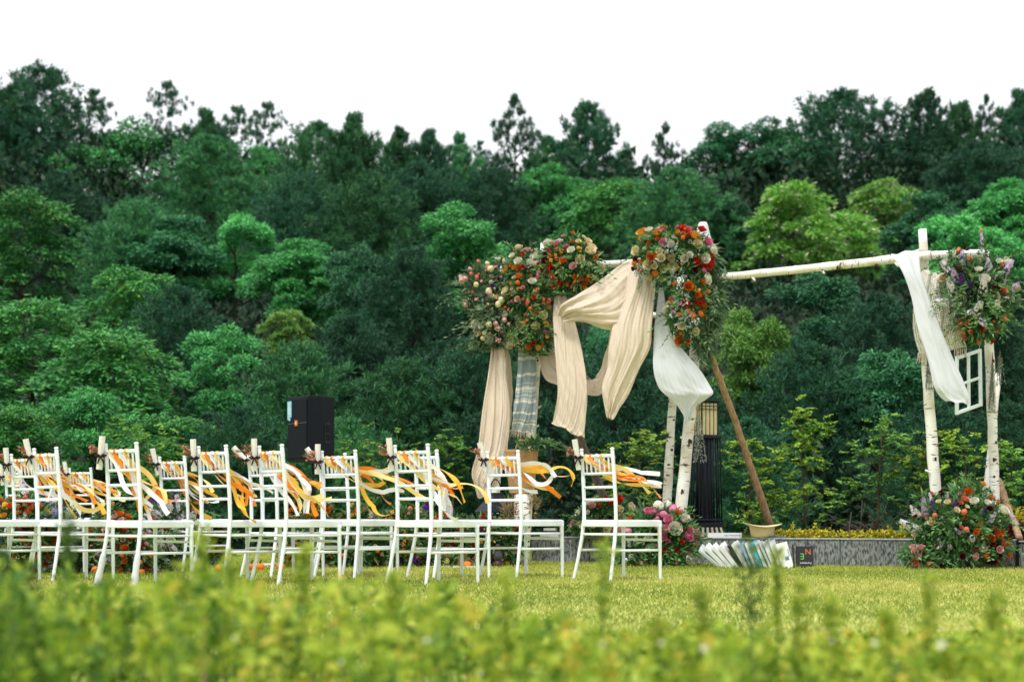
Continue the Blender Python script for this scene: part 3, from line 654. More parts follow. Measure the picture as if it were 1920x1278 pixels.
def hedge(x0, x1, Y0, Y1, h, leaf, name, label, seed, n=2600):
    global R
    R = np.random.default_rng(seed); A, B = P(x0, HY, Y0), P(x1, HY, Y1)
    m = n // 26; geos, rn = [], []; mb = MB(); org = Vector(((A.x + B.x) / 2, (A.y + B.y) / 2, .19))
    t = thing(name, org, label, 'hedge')
    for i in range(m):
        f = R.random(); b = A.lerp(B, f) + Vector((0, R.normal() * .1, 0)); b.z = .19; hh = h * (.55 + .55 * R.random()) * (1 + .5 * (R.random() < .07))
        tip = b + Vector((R.normal() * .04, R.normal() * .04, hh)); mb.tube([b, (b + tip) / 2, tip], [.003, .0025, .001], 4)
        s = R.random((26, 1)); p = np.array(b) * (1 - s) + np.array(tip) * s
        geos.append(leaf_geo(p, rdir(26) + np.array([0, 0, .5]), .030 * (.7 + .6 * R.random(26)), .019, spread=.3)); rn.append(np.clip(s[:, 0] * .55 + R.random(26) * .5, 0, 1))
    part('stems', mb, 'stem_brown', t, 'stuff')
    V, Fc = join_geo(geos); c = link('foliage', np_mesh('foliage', V - np.array(org), Fc, leaf, np.concatenate(rn)), t); c['kind'] = 'stuff'
hedge(1455, 1715, 15.85, 15.3, .115, 'leaf_yellow', 'yellow_hedge', 'clipped yellow leaved hedge along the top of the stone wall', 41, 6500)
hedge(1885, 1990, 16.2, 16.0, .34, 'leaf_yellow', 'yellow_hedge', 'taller yellow leaved hedge at the right edge behind the posts', 42, 3400)
hedge(1872, 1985, 15.3, 15.1, .22, 'leaf_purple', 'purple_shrub', 'dark purple leaved shrub under the yellow hedge at the right edge', 43, 2600)

lx, ly = 1322, 16.4; base = P(lx, 1010, ly); base.z = .19
lamp = thing('garden_lamp', base, 'tall garden lamp with cream lantern on a dark metal lattice post', 'lamp')
px = ly / F
RL = Matrix.Rotation(math.radians(24), 3, 'Z')
def lb(name, zt, zb, w, m, bev=.0, dx=0, dy=0, wy=None, parent=None):
    mb = MB(); c = RL @ Vector((dx, dy, 0)); mb.box((base.x + c.x, base.y + c.y, (zt + zb) / 2), (w, wy or w, zt - zb), RL, bev); return part(name, mb, m, parent or lamp)
def Z(y): return CH + (HY - y) * px
w = 34 * px
lan = lb('lantern', Z(755), Z(816), w, 'lamp_pane', .004)
for sx in (-1, 1):
    for sy in (-1, 1): lb('frame_bar', Z(753), Z(818), .012, 'dark_metal', 0, sx * w / 2, sy * w / 2, None, lan)
for k in (-2, 0, 2):
    for (a, b) in (((k * w / 8), -w / 2 - .002), ((k * w / 8), w / 2 + .002)): lb('frame_bar', Z(755), Z(816), .005, 'dark_metal', 0, a, b, None, lan); lb('frame_bar', Z(755), Z(816), .005, 'dark_metal', 0, b, a, None, lan)
for y in (756, 762, 768, 816): lb('frame_rail', Z(y) + .003, Z(y) - .003, w + .016, 'dark_metal', 0, 0, 0, None, lan)
lb('lantern_roof', Z(750), Z(754), w + .03, 'dark_metal', .003)
for i in range(6):
    for (fx, fy) in ((i / 5, 0), (i / 5, 1), (0, i / 5), (1, i / 5)):
        if (i in (0, 5)) and (fx, fy) not in ((0, 0), (1, 0), (0, 1), (1, 1)): continue
        if i in (0, 5) and fx in (0, 1) and fy in (0, 1) and not (fy == 0 or i == 5): continue
        t0 = RL @ Vector(((fx - .5) * 40 * px, (fy - .5) * 40 * px, 0)); t1 = RL @ Vector(((fx - .5) * 46 * px, (fy - .5) * 46 * px, 0))
        mb = MB(); mb.tube([(base.x + t0.x, base.y + t0.y, Z(819)), (base.x + t1.x, base.y + t1.y, Z(980))], .007, 6); part('post_bar', mb, 'dark_metal', lamp)
lb('core', Z(818), Z(980), 17 * px, 'dark_metal')
lb('collar', Z(817), Z(822), 46 * px, 'dark_metal', .003); lb('collar', Z(972), Z(976), 49 * px, 'dark_metal', .003); lb('collar', Z(979), Z(986), 51 * px, 'dark_metal', .003)
mb = MB()
for z, s in ((Z(986), 47 * px / 2), (.19, 60 * px / 2)):
    mb.v += [tuple(base + (RL @ Vector((a * s, b * s, 0))) + Vector((0, 0, z - base.z))) for a, b in ((-1, -1), (1, -1), (1, 1), (-1, 1))]
mb.f += [(0, 4, 5, 1), (1, 5, 6, 2), (2, 6, 7, 3), (3, 7, 4, 0)]; mb.sm += [False] * 4
pl = part('plinth', mb, 'dark_metal', lamp)
for f in range(4):
    Rf = RL @ Matrix.Rotation(f * math.pi / 2, 3, 'Z')
    for k in range(5):
        u = (k - 2) / 2.5
        a = base + Rf @ Vector((u * 47 * px / 2, -47 * px / 2 - .004, 0)); a.z = Z(988); b = base + Rf @ Vector((u * 60 * px / 2, -60 * px / 2 - .004, 0)); b.z = .195
        sd = Rf @ Vector((1, 0, 0)); ou = Rf @ Vector((0, -1, 0))
        mb = MB(); V = [p_ + sd * s * ww + ou * oo for p_, ww in ((a, .011), (b, .014)) for s, oo in ((-1, 0), (1, 0), (1, .006), (-1, .006))]
        mb.add(V, [(0, 1, 2, 3), (7, 6, 5, 4), (0, 4, 5, 1), (1, 5, 6, 2), (2, 6, 7, 3), (3, 7, 4, 0)], False); part('slat', mb, 'plinth_cream', pl)

# ------------------------------------------------------------------ birch arch
arch = thing('birch_arch', P(1272, 1000, 15.5) * 1, 'wide rustic birch pole arch carrying cloths and flowers', 'arch'); arch.location.z = .19
def pole(name, pts, r0, r1, m='birch_upright', knots=6, stubs=2, seed=0, ends=True, n=11, plain=False):
    rs = random.Random(seed); A = [P(*p) for p in pts]; line = []
    for i in range(len(A) - 1):
        k = 10
        for j in range(k): line.append(A[i].lerp(A[i + 1], j / k))
    line.append(A[-1]); L = len(line)
    rad = [(r0 + (r1 - r0) * i / (L - 1)) * (1 + rs.uniform(-.05, .05)) for i in range(L)]
    line = [p + Vector((rs.uniform(-1, 1), rs.uniform(-1, 1), rs.uniform(-.3, .3))) * .0035 for p in line]
    mb = MB(); mb.tube(line, rad, n); o = part(name, mb, m, arch)
    if ends:
        for e, nb in ((0, 1), (L - 1, L - 2)):
            d = (line[e] - line[nb]).normalized(); mb = MB(); mb.tube([line[e] - d * .002, line[e] + d * .003], rad[e] * .93, n); part('cut_end', mb, 'log_end', o)
    if plain: return o
    for k in range(knots):
        i = rs.randrange(1, L - 1); d = (line[i + 1] - line[i - 1]).normalized(); a = rs.uniform(-2.2, -.9)
        out = Vector((math.cos(a), math.sin(a), 0)) if abs(d.z) > .5 else Vector((0, math.cos(a + 1.57), math.sin(-a - 1.2) * .8)); out = (out - d * out.dot(d)).normalized()
        sd = d.cross(out); mb = MB(); w = rad[i] * rs.uniform(.4, .75); h = w * rs.uniform(.6, 1.3)
        c = line[i] + out * rad[i]
        V = [c + out * .004] + [c + sd * math.cos(t) * w + d * (math.sin(t) * h * (.7 if math.sin(t) > 0 else .5)) - out * (w * w * math.cos(t) ** 2 / (2 * rad[i]) * 1.3 + .001) for t in [2 * math.pi * j / 9 for j in range(9)]]
        mb.add(V, [(0, j + 1, (j + 1) % 9 + 1) for j in range(9)]); part('knot', mb, 'bark_dark', o)
    for k in range(stubs):
        i = rs.randrange(2, L - 2); d = (line[i + 1] - line[i - 1]).normalized(); sgn = rs.choice((-1, 1))
        out = Vector((sgn * .9, -.4, .5)) if abs(d.z) > .5 else Vector((.4, -.5, sgn * .7)); out.normalize(); l = rs.uniform(.025, .06)
        mb = MB(); mb.tube([line[i], line[i] + out * (rad[i] + l * .6), line[i] + out * (rad[i] + l)], [.014, .011, .010], 7); part('branch_stub', mb, 'bark_dark' if rs.random() < .4 else m, o)
    return o
pole('post', [(1021, 456, 16.2), (1004, 700, 16.2), (984, 1047, 16.2)], .038, .045, seed=1)
pole('post', [(946, 498, 16.6), (934, 760, 16.6), (926, 1042, 16.6)], .036, .042, seed=2)
pole('post', [(1318, 422, 15.6), (1300, 700, 15.6), (1272, 1016, 15.6)], .040, .058, seed=3, knots=9, stubs=1)
pole('post', [(1276, 520, 15.9), (1262, 730, 15.9), (1247, 1012, 15.9)], .034, .044, seed=4, knots=11, stubs=1)
pole('post', [(1730, 430, 14.9), (1739, 700, 14.9), (1760, 1020, 14.9)], .036, .055, seed=5, knots=8, stubs=4)
pole('post', [(1846, 470, 15.0), (1857, 700, 15.0), (1869, 1022, 15.0)], .038, .045, seed=6, knots=9, stubs=5)
pole('post', [(1872, 700, 15.7), (1858, 845, 15.6), (1838, 1015, 15.5)], .026, .034, seed=7, knots=3, stubs=1)
pole('beam', [(985, 505, 16.15), (1160, 494, 15.9), (1322, 487, 15.55)], .032, .036, 'birch_lying', seed=8, knots=4, stubs=1)
pole('beam', [(1296, 525, 15.5), (1520, 503, 15.15), (1690, 484, 14.9), (1745, 478, 14.8)], .034, .043, 'birch_lying', seed=9, knots=13, stubs=4)
pole('beam', [(1722, 480, 14.97), (1790, 476, 14.97), (1850, 474, 14.95)], .036, .034, 'birch_lying', seed=10, knots=3, stubs=1)
pole('beam', [(1168, 592, 16.4), (1240, 590, 16.2), (1300, 588, 15.72)], .026, .026, 'birch_lying', seed=11, knots=1, stubs=0)
pole('beam', [(1027, 574, 15.75), (1012, 582, 16.8)], .033, .033, 'birch_upright', seed=12, plain=True)
pole('beam', [(1768, 520, 14.6), (1752, 530, 15.6)], .034, .034, 'birch_upright', seed=13, plain=True)
pole('beam', [(1906, 540, 14.55), (1850, 545, 15.3)], .034, .034, 'birch_upright', seed=14, plain=True)
pole('brace', [(1312, 610, 15.6), (1372, 770, 15.95), (1446, 990, 16.4)], .026, .036, 'pole_brown', seed=15, plain=True)
pole('brace', [(1040, 690, 16.3), (1086, 818, 16.6), (1165, 1012, 17.0)], .036, .042, 'pole_grey', seed=16, plain=True)
pole('brace', [(1872, 900, 15.35), (1893, 960, 15.0), (1912, 1010, 14.75)], .030, .030, 'pole_brown', seed=17, plain=True)

# ------------------------------------------------------------------ cloths
def cat_rom(pts, t):
    n = len(pts) - 1; x = min(max(t, 0), 1) * n; i = min(int(x), n - 1); f = x - i
    p0, p1, p2, p3 = pts[max(i - 1, 0)], pts[i], pts[i + 1], pts[min(i + 2, n)]
    return .5 * (2 * p1 + (p2 - p0) * f + (2 * p0 - 5 * p1 + 4 * p2 - p3) * f * f + (3 * p1 - p0 - 3 * p2 + p3) * f ** 3)
def cloth_mesh(rows, folds, amp, seed, nu=60, nv=90, wob=.006, ragged=.0, org=(0, 0, 0), material='linen', bulge=0.0, fade=0.0):
    wr = .4 if material == 'white_cloth' else 1.0
    rs = np.random.default_rng(seed); Ls = [np.array(P(*r[0])) for r in rows]; Rs = [np.array(P(*r[1])) for r in rows]
    ph = rs.random(4) * 6.28; V, UV = [], []
    for j in range(nv + 1):
        v = j / nv; a, b = cat_rom(Ls, v), cat_rom(Rs, v); side = b - a; nrm = np.cross(side, [0, 0, 1.0]); ln = np.linalg.norm(nrm); nrm = nrm / ln if ln > 1e-6 else np.array([0, -1.0, 0])
        if nrm[1] > 0: nrm = -nrm
        for i in range(nu + 1):
            u = i / nu; uu = u + .04 * math.sin(5 * v + ph[0]) * math.sin(math.pi * u)
            xx = 2 * math.pi * folds * uu + ph[1] + 1.4 * math.sin(2.3 * v + ph[2])
            dsp = amp * ((.45 * math.sin(xx) + .6 * (1 - 2 * abs(math.sin(xx * .75 + 1)) ** .6)) * .75 + .25 * math.sin(2 * math.pi * folds * 2.1 * uu + ph[3] + 3 * v)) * (1 - fade * v)
            dsp += wr * .0045 * math.sin(31 * u + 9 * v + ph[0]) * math.sin(13 * v + 5 * u + ph[3]) + wr * .003 * math.sin(47 * v - 23 * u + ph[1]) + wr * .0025 * math.sin(70 * u + 31 * v + 3 * math.sin(9 * v))
            dsp += bulge * math.sin(math.pi * u) * math.sin(math.pi * min(1, v * 1.1))
            p = a + side * u + nrm * dsp + np.array([wob * math.sin(9 * v + 7 * u + ph[2]), 0, wob * math.sin(11 * u + 5 * v + ph[0])])
            if ragged and j >= nv - 1: p[2] += rs.normal() * ragged
            V.append(p - np.array(org)); UV.append((u, v))
    Fc = [(j * (nu + 1) + i, j * (nu + 1) + i + 1, (j + 1) * (nu + 1) + i + 1, (j + 1) * (nu + 1) + i) for j in range(nv) for i in range(nu)]
    return np_mesh('cloth', V, Fc, material, smooth=True, uv=UV)
def thick(o, t=.0016):
    m = o.modifiers.new('thickness', 'SOLIDIFY'); m.thickness = t; m.offset = 0; return o
def cloth(name, rows, label, cat, material, folds=4, amp=.02, seed=0, **kw):
    org = P(*rows[-1][0]); o = link(name, cloth_mesh(rows, folds, amp, seed, org=org, material=material, **kw), None, org); tag(o, label, cat); return thick(o)
def cpart(name, parent, rows, material, folds=4, amp=.02, seed=0, **kw):
    return thick(link(name, cloth_mesh(rows, folds, amp, seed, org=wo(parent), material=material, **kw), parent))
lin = thing('linen_hanging', P(905, 935, 15.7), 'long cream linen cloth hanging below the far left flowers', 'cloth')
cpart('panel', lin, [((922, 630, 15.9), (944, 630, 15.9)), ((916, 690, 15.8), (948, 690, 15.8)), ((905, 770, 15.7), (957, 770, 15.7)), ((897, 840, 15.65), (950, 845, 15.65)), ((884, 885, 15.6), (934, 900, 15.6)), ((889, 912, 15.6), (922, 918, 15.6)), ((896, 934, 15.6), (914, 931, 15.6))], 'linen', 1.7, .032, 1)
cpart('inner_fold', lin, [((946, 640, 16.0), (950, 650, 16.1)), ((948, 720, 15.95), (957, 720, 16.1)), ((944, 800, 15.9), (956, 800, 16.05)), ((925, 880, 15.8), (946, 870, 15.95)), ((908, 905, 15.7), (922, 895, 15.8))], 'linen', 1, .02, 2, nu=14)
sc = thing('woven_scarf', P(980, 820, 15.9), 'blue grey woven scarf with pale stripes and fringe beside the left linen', 'scarf')
cpart('weave', sc, [((974, 640, 15.95), (1004, 640, 16.05)), ((969, 710, 15.85), (1006, 705, 15.95)), ((964, 765, 15.8), (1006, 768, 15.9)), ((957, 806, 15.8), (1001, 812, 15.9))], 'scarf', 1.5, .014, 3)
def fringe(parent, a, b, n, l, seed, r=.0022, m='linen'):
    rs = random.Random(seed); mb = MB()
    for i in range(n):
        s = P(*a).lerp(P(*b), i / (n - 1)); e = s + Vector((rs.uniform(-.02, .01), rs.uniform(-.01, .01), -l * rs.uniform(.7, 1.15)))
        mb.tube([s, (s + e) / 2 + Vector((rs.uniform(-.008, .008), 0, 0)), e], [r, r, r * .6], 4)
    return part('fringe', mb, m, parent, 'stuff')
fringe(sc, (957, 805, 15.8), (1001, 811, 15.9), 30, .075, 4)
back = cloth('embroidered_cloth', [((1008, 590, 16.5), (1026, 600, 16.5)), ((1018, 640, 16.5), (1040, 640, 16.5)), ((1030, 690, 16.5), (1046, 690, 16.5)), ((1040, 716, 16.5), (1050, 708, 16.5))], 'grey embroidered cloth glimpsed behind the left post of the arch', 'cloth', 'scarf', 1, .01, 31, nu=16)
ld = thing('linen_drape', P(1070, 820, 15.6), 'great cream linen drape blowing from the left beam of the arch', 'drape')
cpart('tail', ld, [((1040, 548, 15.75), (1062, 552, 15.7)), ((1038, 600, 15.65), (1078, 600, 15.6)), ((1041, 680, 15.55), (1092, 670, 15.5)), ((1044, 740, 15.5), (1101, 740, 15.45)), ((1038, 788, 15.5), (1098, 806, 15.45)), ((1034, 792, 15.48), (1096, 822, 15.45))], 'linen', 1.3, .022, 5, wob=.008, ragged=.004)
cpart('swag', ld, [((1196, 484, 15.75), (1228, 500, 15.6)), ((1165, 496, 15.6), (1218, 560, 15.5)), ((1120, 528, 15.5), (1190, 612, 15.4)), ((1078, 554, 15.45), (1140, 617, 15.4)), ((1052, 572, 15.5), (1095, 603, 15.45)), ((1046, 590, 15.55), (1060, 604, 15.5))], 'linen', 2.6, .024, 6, bulge=.10, nu=56)
cpart('tail', ld, [((1182, 484, 15.58), (1230, 488, 15.5)), ((1172, 540, 15.42), (1228, 540, 15.4)), ((1150, 600, 15.35), (1221, 610, 15.3)), ((1141, 650, 15.3), (1219, 650, 15.3)), ((1139, 690, 15.3), (1200, 690, 15.3)), ((1130, 728, 15.3), (1180, 738, 15.3)), ((1134, 766, 15.3), (1162, 764, 15.3)), ((1136, 782, 15.3), (1150, 786, 15.3))], 'linen', 1.4, .020, 7, bulge=.06, ragged=.004)
cpart('loop', ld, [((1008, 650, 16.0), (1018, 632, 16.1)), ((1018, 705, 15.9), (1042, 660, 16.0)), ((1048, 722, 15.85), (1070, 690, 15.95)), ((1090, 736, 15.8), (1098, 712, 15.9)), ((1125, 738, 15.75), (1122, 700, 15.8)), ((1150, 700, 15.7), (1140, 650, 15.75)), ((1165, 640, 15.65), (1150, 600, 15.7))], 'linen', 1.5, .02, 8, nu=20)
fringe(ld, (1096, 700, 15.75), (1118, 718, 15.75), 14, .05, 9)
wc = thing('white_drape', P(1285, 790, 15.3), 'sheer white cloth billowing below the centre flowers of the arch', 'drape')
cpart('panel', wc, [((1237, 540, 15.45), (1244, 540, 15.4)), ((1228, 605, 15.4), (1256, 618, 15.35)), ((1224, 655, 15.35), (1280, 655, 15.3)), ((1224, 695, 15.3), (1312, 693, 15.2)), ((1234, 726, 15.3), (1332, 724, 15.15)), ((1248, 740, 15.3), (1338, 738, 15.12)), ((1264, 752, 15.32), (1326, 748, 15.18)), ((1276, 768, 15.34), (1308, 760, 15.26)), ((1282, 782, 15.34), (1298, 772, 15.3)), ((1283, 797, 15.35), (1291, 788, 15.34))], 'white_cloth', 1.2, .012, 10, bulge=.0, nu=70, nv=110)
pc = thing('white_wrap', P(1318, 590, 15.5), 'white cloth wrapped over the top of the centre post', 'cloth')
mb = MB(); tp = P(1318, 420, 15.6)
mb.lathe([(.004, .018), (.034, .016), (.046, -.01), (.060, -.07), (.074, -.13), (.070, -.20)], 18, tp); part('hood', mb, 'white_cloth', pc)
cpart('tail', pc, [((1322, 440, 15.45), (1336, 446, 15.5)), ((1328, 490, 15.45), (1339, 490, 15.5)), ((1318, 540, 15.45), (1330, 540, 15.5)), ((1332, 570, 15.45), (1340, 565, 15.5)), ((1332, 592, 15.45), (1341, 588, 15.5))], 'white_cloth', 1.3, .012, 11, nu=16)
cloth('white_drape', [((1668, 478, 14.70), (1722, 466, 14.72)), ((1690, 512, 14.62), (1726, 512, 14.64)), ((1708, 556, 14.6), (1742, 556, 14.6)), ((1720, 610, 14.55), (1764, 615, 14.55)), ((1738, 670, 14.5), (1784, 665, 14.5)), ((1750, 722, 14.45), (1808, 718, 14.45)), ((1762, 742, 14.45), (1818, 744, 14.42)), ((1776, 752, 14.42), (1816, 757, 14.42))], 'long white cloth hanging slantwise from the right end of the beam', 'drape', 'white_cloth', 1.0, .03, 12, bulge=.05, nu=50)
lc = thing('lace_shawl', P(1760, 670, 14.85), 'cream crocheted lace shawl hung behind the slanting white cloth', 'shawl')
cpart('lace', lc, [((1722, 505, 14.80), (1774, 512, 14.8)), ((1713, 560, 14.8), (1786, 560, 14.78)), ((1714, 620, 14.8), (1800, 615, 14.78)), ((1722, 662, 14.8), (1812, 652, 14.78))], 'lace', 1.5, .025, 13, bulge=.05)
fringe(lc, (1722, 661, 14.8), (1750, 660, 14.78), 9, .09, 14, .005); fringe(lc, (1790, 655, 14.78), (1812, 652, 14.78), 7, .09, 15, .005)
# ropes from the beam hold the hanging pieces; the window hangs on two cords
wf = thing('window_frame', P(1815, 770, 14.75), 'small white four pane window frame hanging below the right flowers', 'window frame')
TL, TR_, BLc, BRc = P(1794, 671, 14.72), P(1837, 657, 14.95), P(1794, 774, 14.72), P(1839, 758, 14.95)
def wbar(name, a, b, w=.03):
    mb = MB(); d = (b - a); l = d.length; z = d.normalized(); hx = (TR_ - TL).normalized(); y = hx.cross(Vector((0, 0, 1))).normalized(); x = y.cross(z).normalized()
    mb.box((a + b) / 2, (w, .024, l + w), Matrix((x, y, z)).transposed(), .003); part(name, mb, 'chair_white', wf)
wbar('stile', TL, BLc); wbar('stile', TR_, BRc); wbar('muntin', (TL + TR_) / 2, (BLc + BRc) / 2, .022)
wbar('rail', TL, TR_, .028); wbar('rail', BLc, BRc, .028); wbar('glazing_bar', (TL + BLc) / 2, (TR_ + BRc) / 2, .022)
for a, px_ in ((TL, 1791), (TR_, 1834)):
    mb = MB(); mb.tube([a, P(px_, 545, 14.95)], .002, 5); part('cord', mb, 'ink_white', wf)
# ------------------------------------------------------------------ chairs with ribbons and scrolls
def rung(mb, a, b, r, n=8, rings=True):
    a, b = Vector(a), Vector(b); pts, rad = [], []
    ks = [0, .30, .31, .325, .34, .35, .65, .66, .675, .69, .70, 1] if rings else [0, .5, 1]
    for k in ks:
        pts.append(a.lerp(b, k)); rad.append(r * (1.22 if k in (.325, .675) else 1.0))
    mb.tube(pts, rad, n)
def post_path(sy):
    return [Vector(p) for p in ((-.265, sy * .200, 0), (-.235, sy * .188, .14), (-.205, sy * .178, .30), (-.190, sy * .172, .43), (-.192, sy * .170, .56), (-.202, sy * .168, .72), (-.218, sy * .166, .90))]
def back_at(sy, z):
    pp = post_path(sy)
    for a, b in zip(pp, pp[1:]):
        if a.z <= z <= b.z: return a.lerp(b, (z - a.z) / (b.z - a.z))
    return pp[-1].copy()
CH_PARTS = []
for sy in (-1, 1):
    mb = MB(); pp = post_path(sy); pts, rad = [], []
    for i in range(41):
        z = .90 * i / 40; pts.append(back_at(sy, z)); rad.append((.0115 + .003 * min(1, z / .3)) * .92 * (1.13 if i % 7 == 3 else 1.0))
    e = pts[-1]; pts += [e + Vector((-.0005, 0, .004)), e + Vector((-.001, 0, .010)), e + Vector((-.001, 0, .018)), e + Vector((-.0015, 0, .022))]; rad += [.010, .0155, .0145, .006]
    mb.tube(pts, rad, 10); CH_PARTS.append(('back_post', mb))
for sy in (-1, 1):
    mb = MB(); pts, rad = [], []
    for i in range(21):
        f = i / 20; pts.append(Vector((.190 + .004 * (1 - f), sy * (.196 - .004 * f), .395 * f))); rad.append((.0105 + .0045 * f) * (1.13 if i in (6, 14) else 1))
    mb.tube(pts, rad, 10); CH_PARTS.append(('leg', mb))
mb = MB()     # seat: rounded trapezoid slab
ring = []
for cx_, cy_, a0 in ((.190, .175, 0), (-.185, .155, 90), (-.185, -.155, 180), (.190, -.175, 270)):
    for k in range(5):
        a = math.radians(a0 + 90 * k / 4); ring.append((cx_ + .028 * math.cos(a), cy_ + .028 * math.sin(a)))
nr = len(ring); V = []
for z, s in ((.378, .97), (.382, 1.0), (.414, 1.0), (.421, .985), (.425, .93), (.421, .3)): V += [(x * s, y * s, z) for x, y in ring]
fs = [(r * nr + i, r * nr + (i + 1) % nr, (r + 1) * nr + (i + 1) % nr, (r + 1) * nr + i) for r in range(5) for i in range(nr)] + [tuple(range(nr - 1, -1, -1)), tuple(range(5 * nr, 6 * nr))]
mb.add(V, fs, False); CH_PARTS.append(('seat', mb))
for z, r, nm in ((.865, .0125, 'top_rail'), (.745, .0095, 'back_slat'), (.650, .0095, 'back_slat'), (.565, .0095, 'back_slat')):
    mb = MB(); rung(mb, back_at(-1, z), back_at(1, z), r); CH_PARTS.append((nm, mb))
for k in range(6):
    mb = MB(); f = (k + 1) / 7; rung(mb, back_at(-1, .748).lerp(back_at(1, .748), f), back_at(-1, .862).lerp(back_at(1, .862), f), .0065, 6); CH_PARTS.append(('spindle', mb))
for sy in (-1, 1):
    mb = MB(); rung(mb, back_at(sy, .325), (.19, sy * .195, .325), .0085); CH_PARTS.append(('stretcher', mb))
    mb = MB(); rung(mb, back_at(sy, .215), (.19, sy * .195, .215), .0085); CH_PARTS.append(('stretcher', mb))
mb = MB(); rung(mb, (.19, -.195, .285), (.19, .195, .285), .0085); CH_PARTS.append(('stretcher', mb))
mb = MB(); rung(mb, back_at(-1, .325), back_at(1, .325), .0085); CH_PARTS.append(('stretcher', mb))
CH_MESH = [(nm, m_.mesh(nm, 'chair_white')) for nm, m_ in CH_PARTS]

def ribbon_strip(p0, T, L, width, rs, wild):
    """a satin strip from p0 through T, whipping in the wind and curling at the end"""
    d = (T - p0); th = math.atan2(d.z, math.hypot(d.x, 0) + 1e-6); N = 30; p = p0.copy(); C, tang = [], []
    ph, ph2 = rs.uniform(0, 6.28), rs.uniform(0, 6.28); amp = rs.uniform(.2, .6) * wild; after = rs.uniform(-.8, .6); curl = rs.uniform(-1, 1) * 11 * (rs.random() < .6)
    dy = (d.y / max(.05, d.length)); dist = d.length
    for i in range(N + 1):
        t = i / N; s = t * L
        a = th + amp * math.sin(5.2 * t + ph) * min(1, t * 3)
        if s > dist: a += after + curl * max(0, s - dist * 1.05)
        if i < 3: a = min(a, -1.2 + .3 * i)
        tv = Vector((math.cos(a), dy + .12 * math.sin(4 * t + ph2), math.sin(a))); tv.normalize()
        C.append(p.copy()); tang.append(tv); p = p + tv * (L / N)
    V, Fc = [], []; tw0, tw = rs.uniform(-.6, .6), rs.uniform(-3.0, 3.0)
    for i, (c, t) in enumerate(zip(C, tang)):
        up = Vector((0, -.25, 1)); w = (up - t * up.dot(t)).normalized(); q = Quaternion(t, tw0 + tw * i / N + .5 * math.sin(i * .3 + ph)); w = q @ w
        hw = width / 2 * (1 if i > 1 else .6); V += [c + w * hw, c + t.cross(w) * width * .06, c - w * hw]
    for i in range(N): Fc += [(3 * i, 3 * i + 3, 3 * i + 4, 3 * i + 1), (3 * i + 1, 3 * i + 4, 3 * i + 5, 3 * i + 2)]
    return V, Fc
def ribbons(M, desc, slope, L, seed, wild=1.0, n=9):
    rs = random.Random(seed); mid = M @ ((back_at(-1, .865) + back_at(1, .865)) / 2)
    t = thing('ribbon_bunch', mid, 'satin ribbons streaming from the ' + desc, 'ribbons', 'ribbon bunches tied to the chair backs')
    T0 = mid + Vector((math.cos(slope) * .36, -.05, -math.sin(slope) * .36))
    cols = ['ribbon_gold', 'ribbon_orange', 'ribbon_white', 'ribbon_gold', 'ribbon_cream', 'ribbon_orange', 'ribbon_white', 'ribbon_cream', 'ribbon_white', 'ribbon_cream', 'ribbon_blue', 'ribbon_white']
    knots = ['ribbon_gold', 'ribbon_orange', 'ribbon_blue', 'ribbon_gold']
    for k in range(n):
        f = .14 + .52 * (k % 4) / 3 + rs.uniform(-.02, .02)
        p0 = M @ (back_at(1, .865).lerp(back_at(-1, .865), f) + Vector((-.016, 0, 0)))
        T = T0 + Vector((rs.uniform(-.05, .05), rs.uniform(-.05, .05), rs.uniform(-.06, .05)))
        V, Fc = ribbon_strip(p0, T, L * rs.uniform(.85, 1.25), .032, rs, wild); mb = MB(); mb.add(V, Fc); part('ribbon', mb, cols[k], t)
    for k in range(4):
        c = M @ (back_at(1, .865).lerp(back_at(-1, .865), .14 + .52 * k / 3)); mb = MB(); mb.ball(c, .0195, 8, 6, (1, .9, .95)); part('knot', mb, knots[k], t)
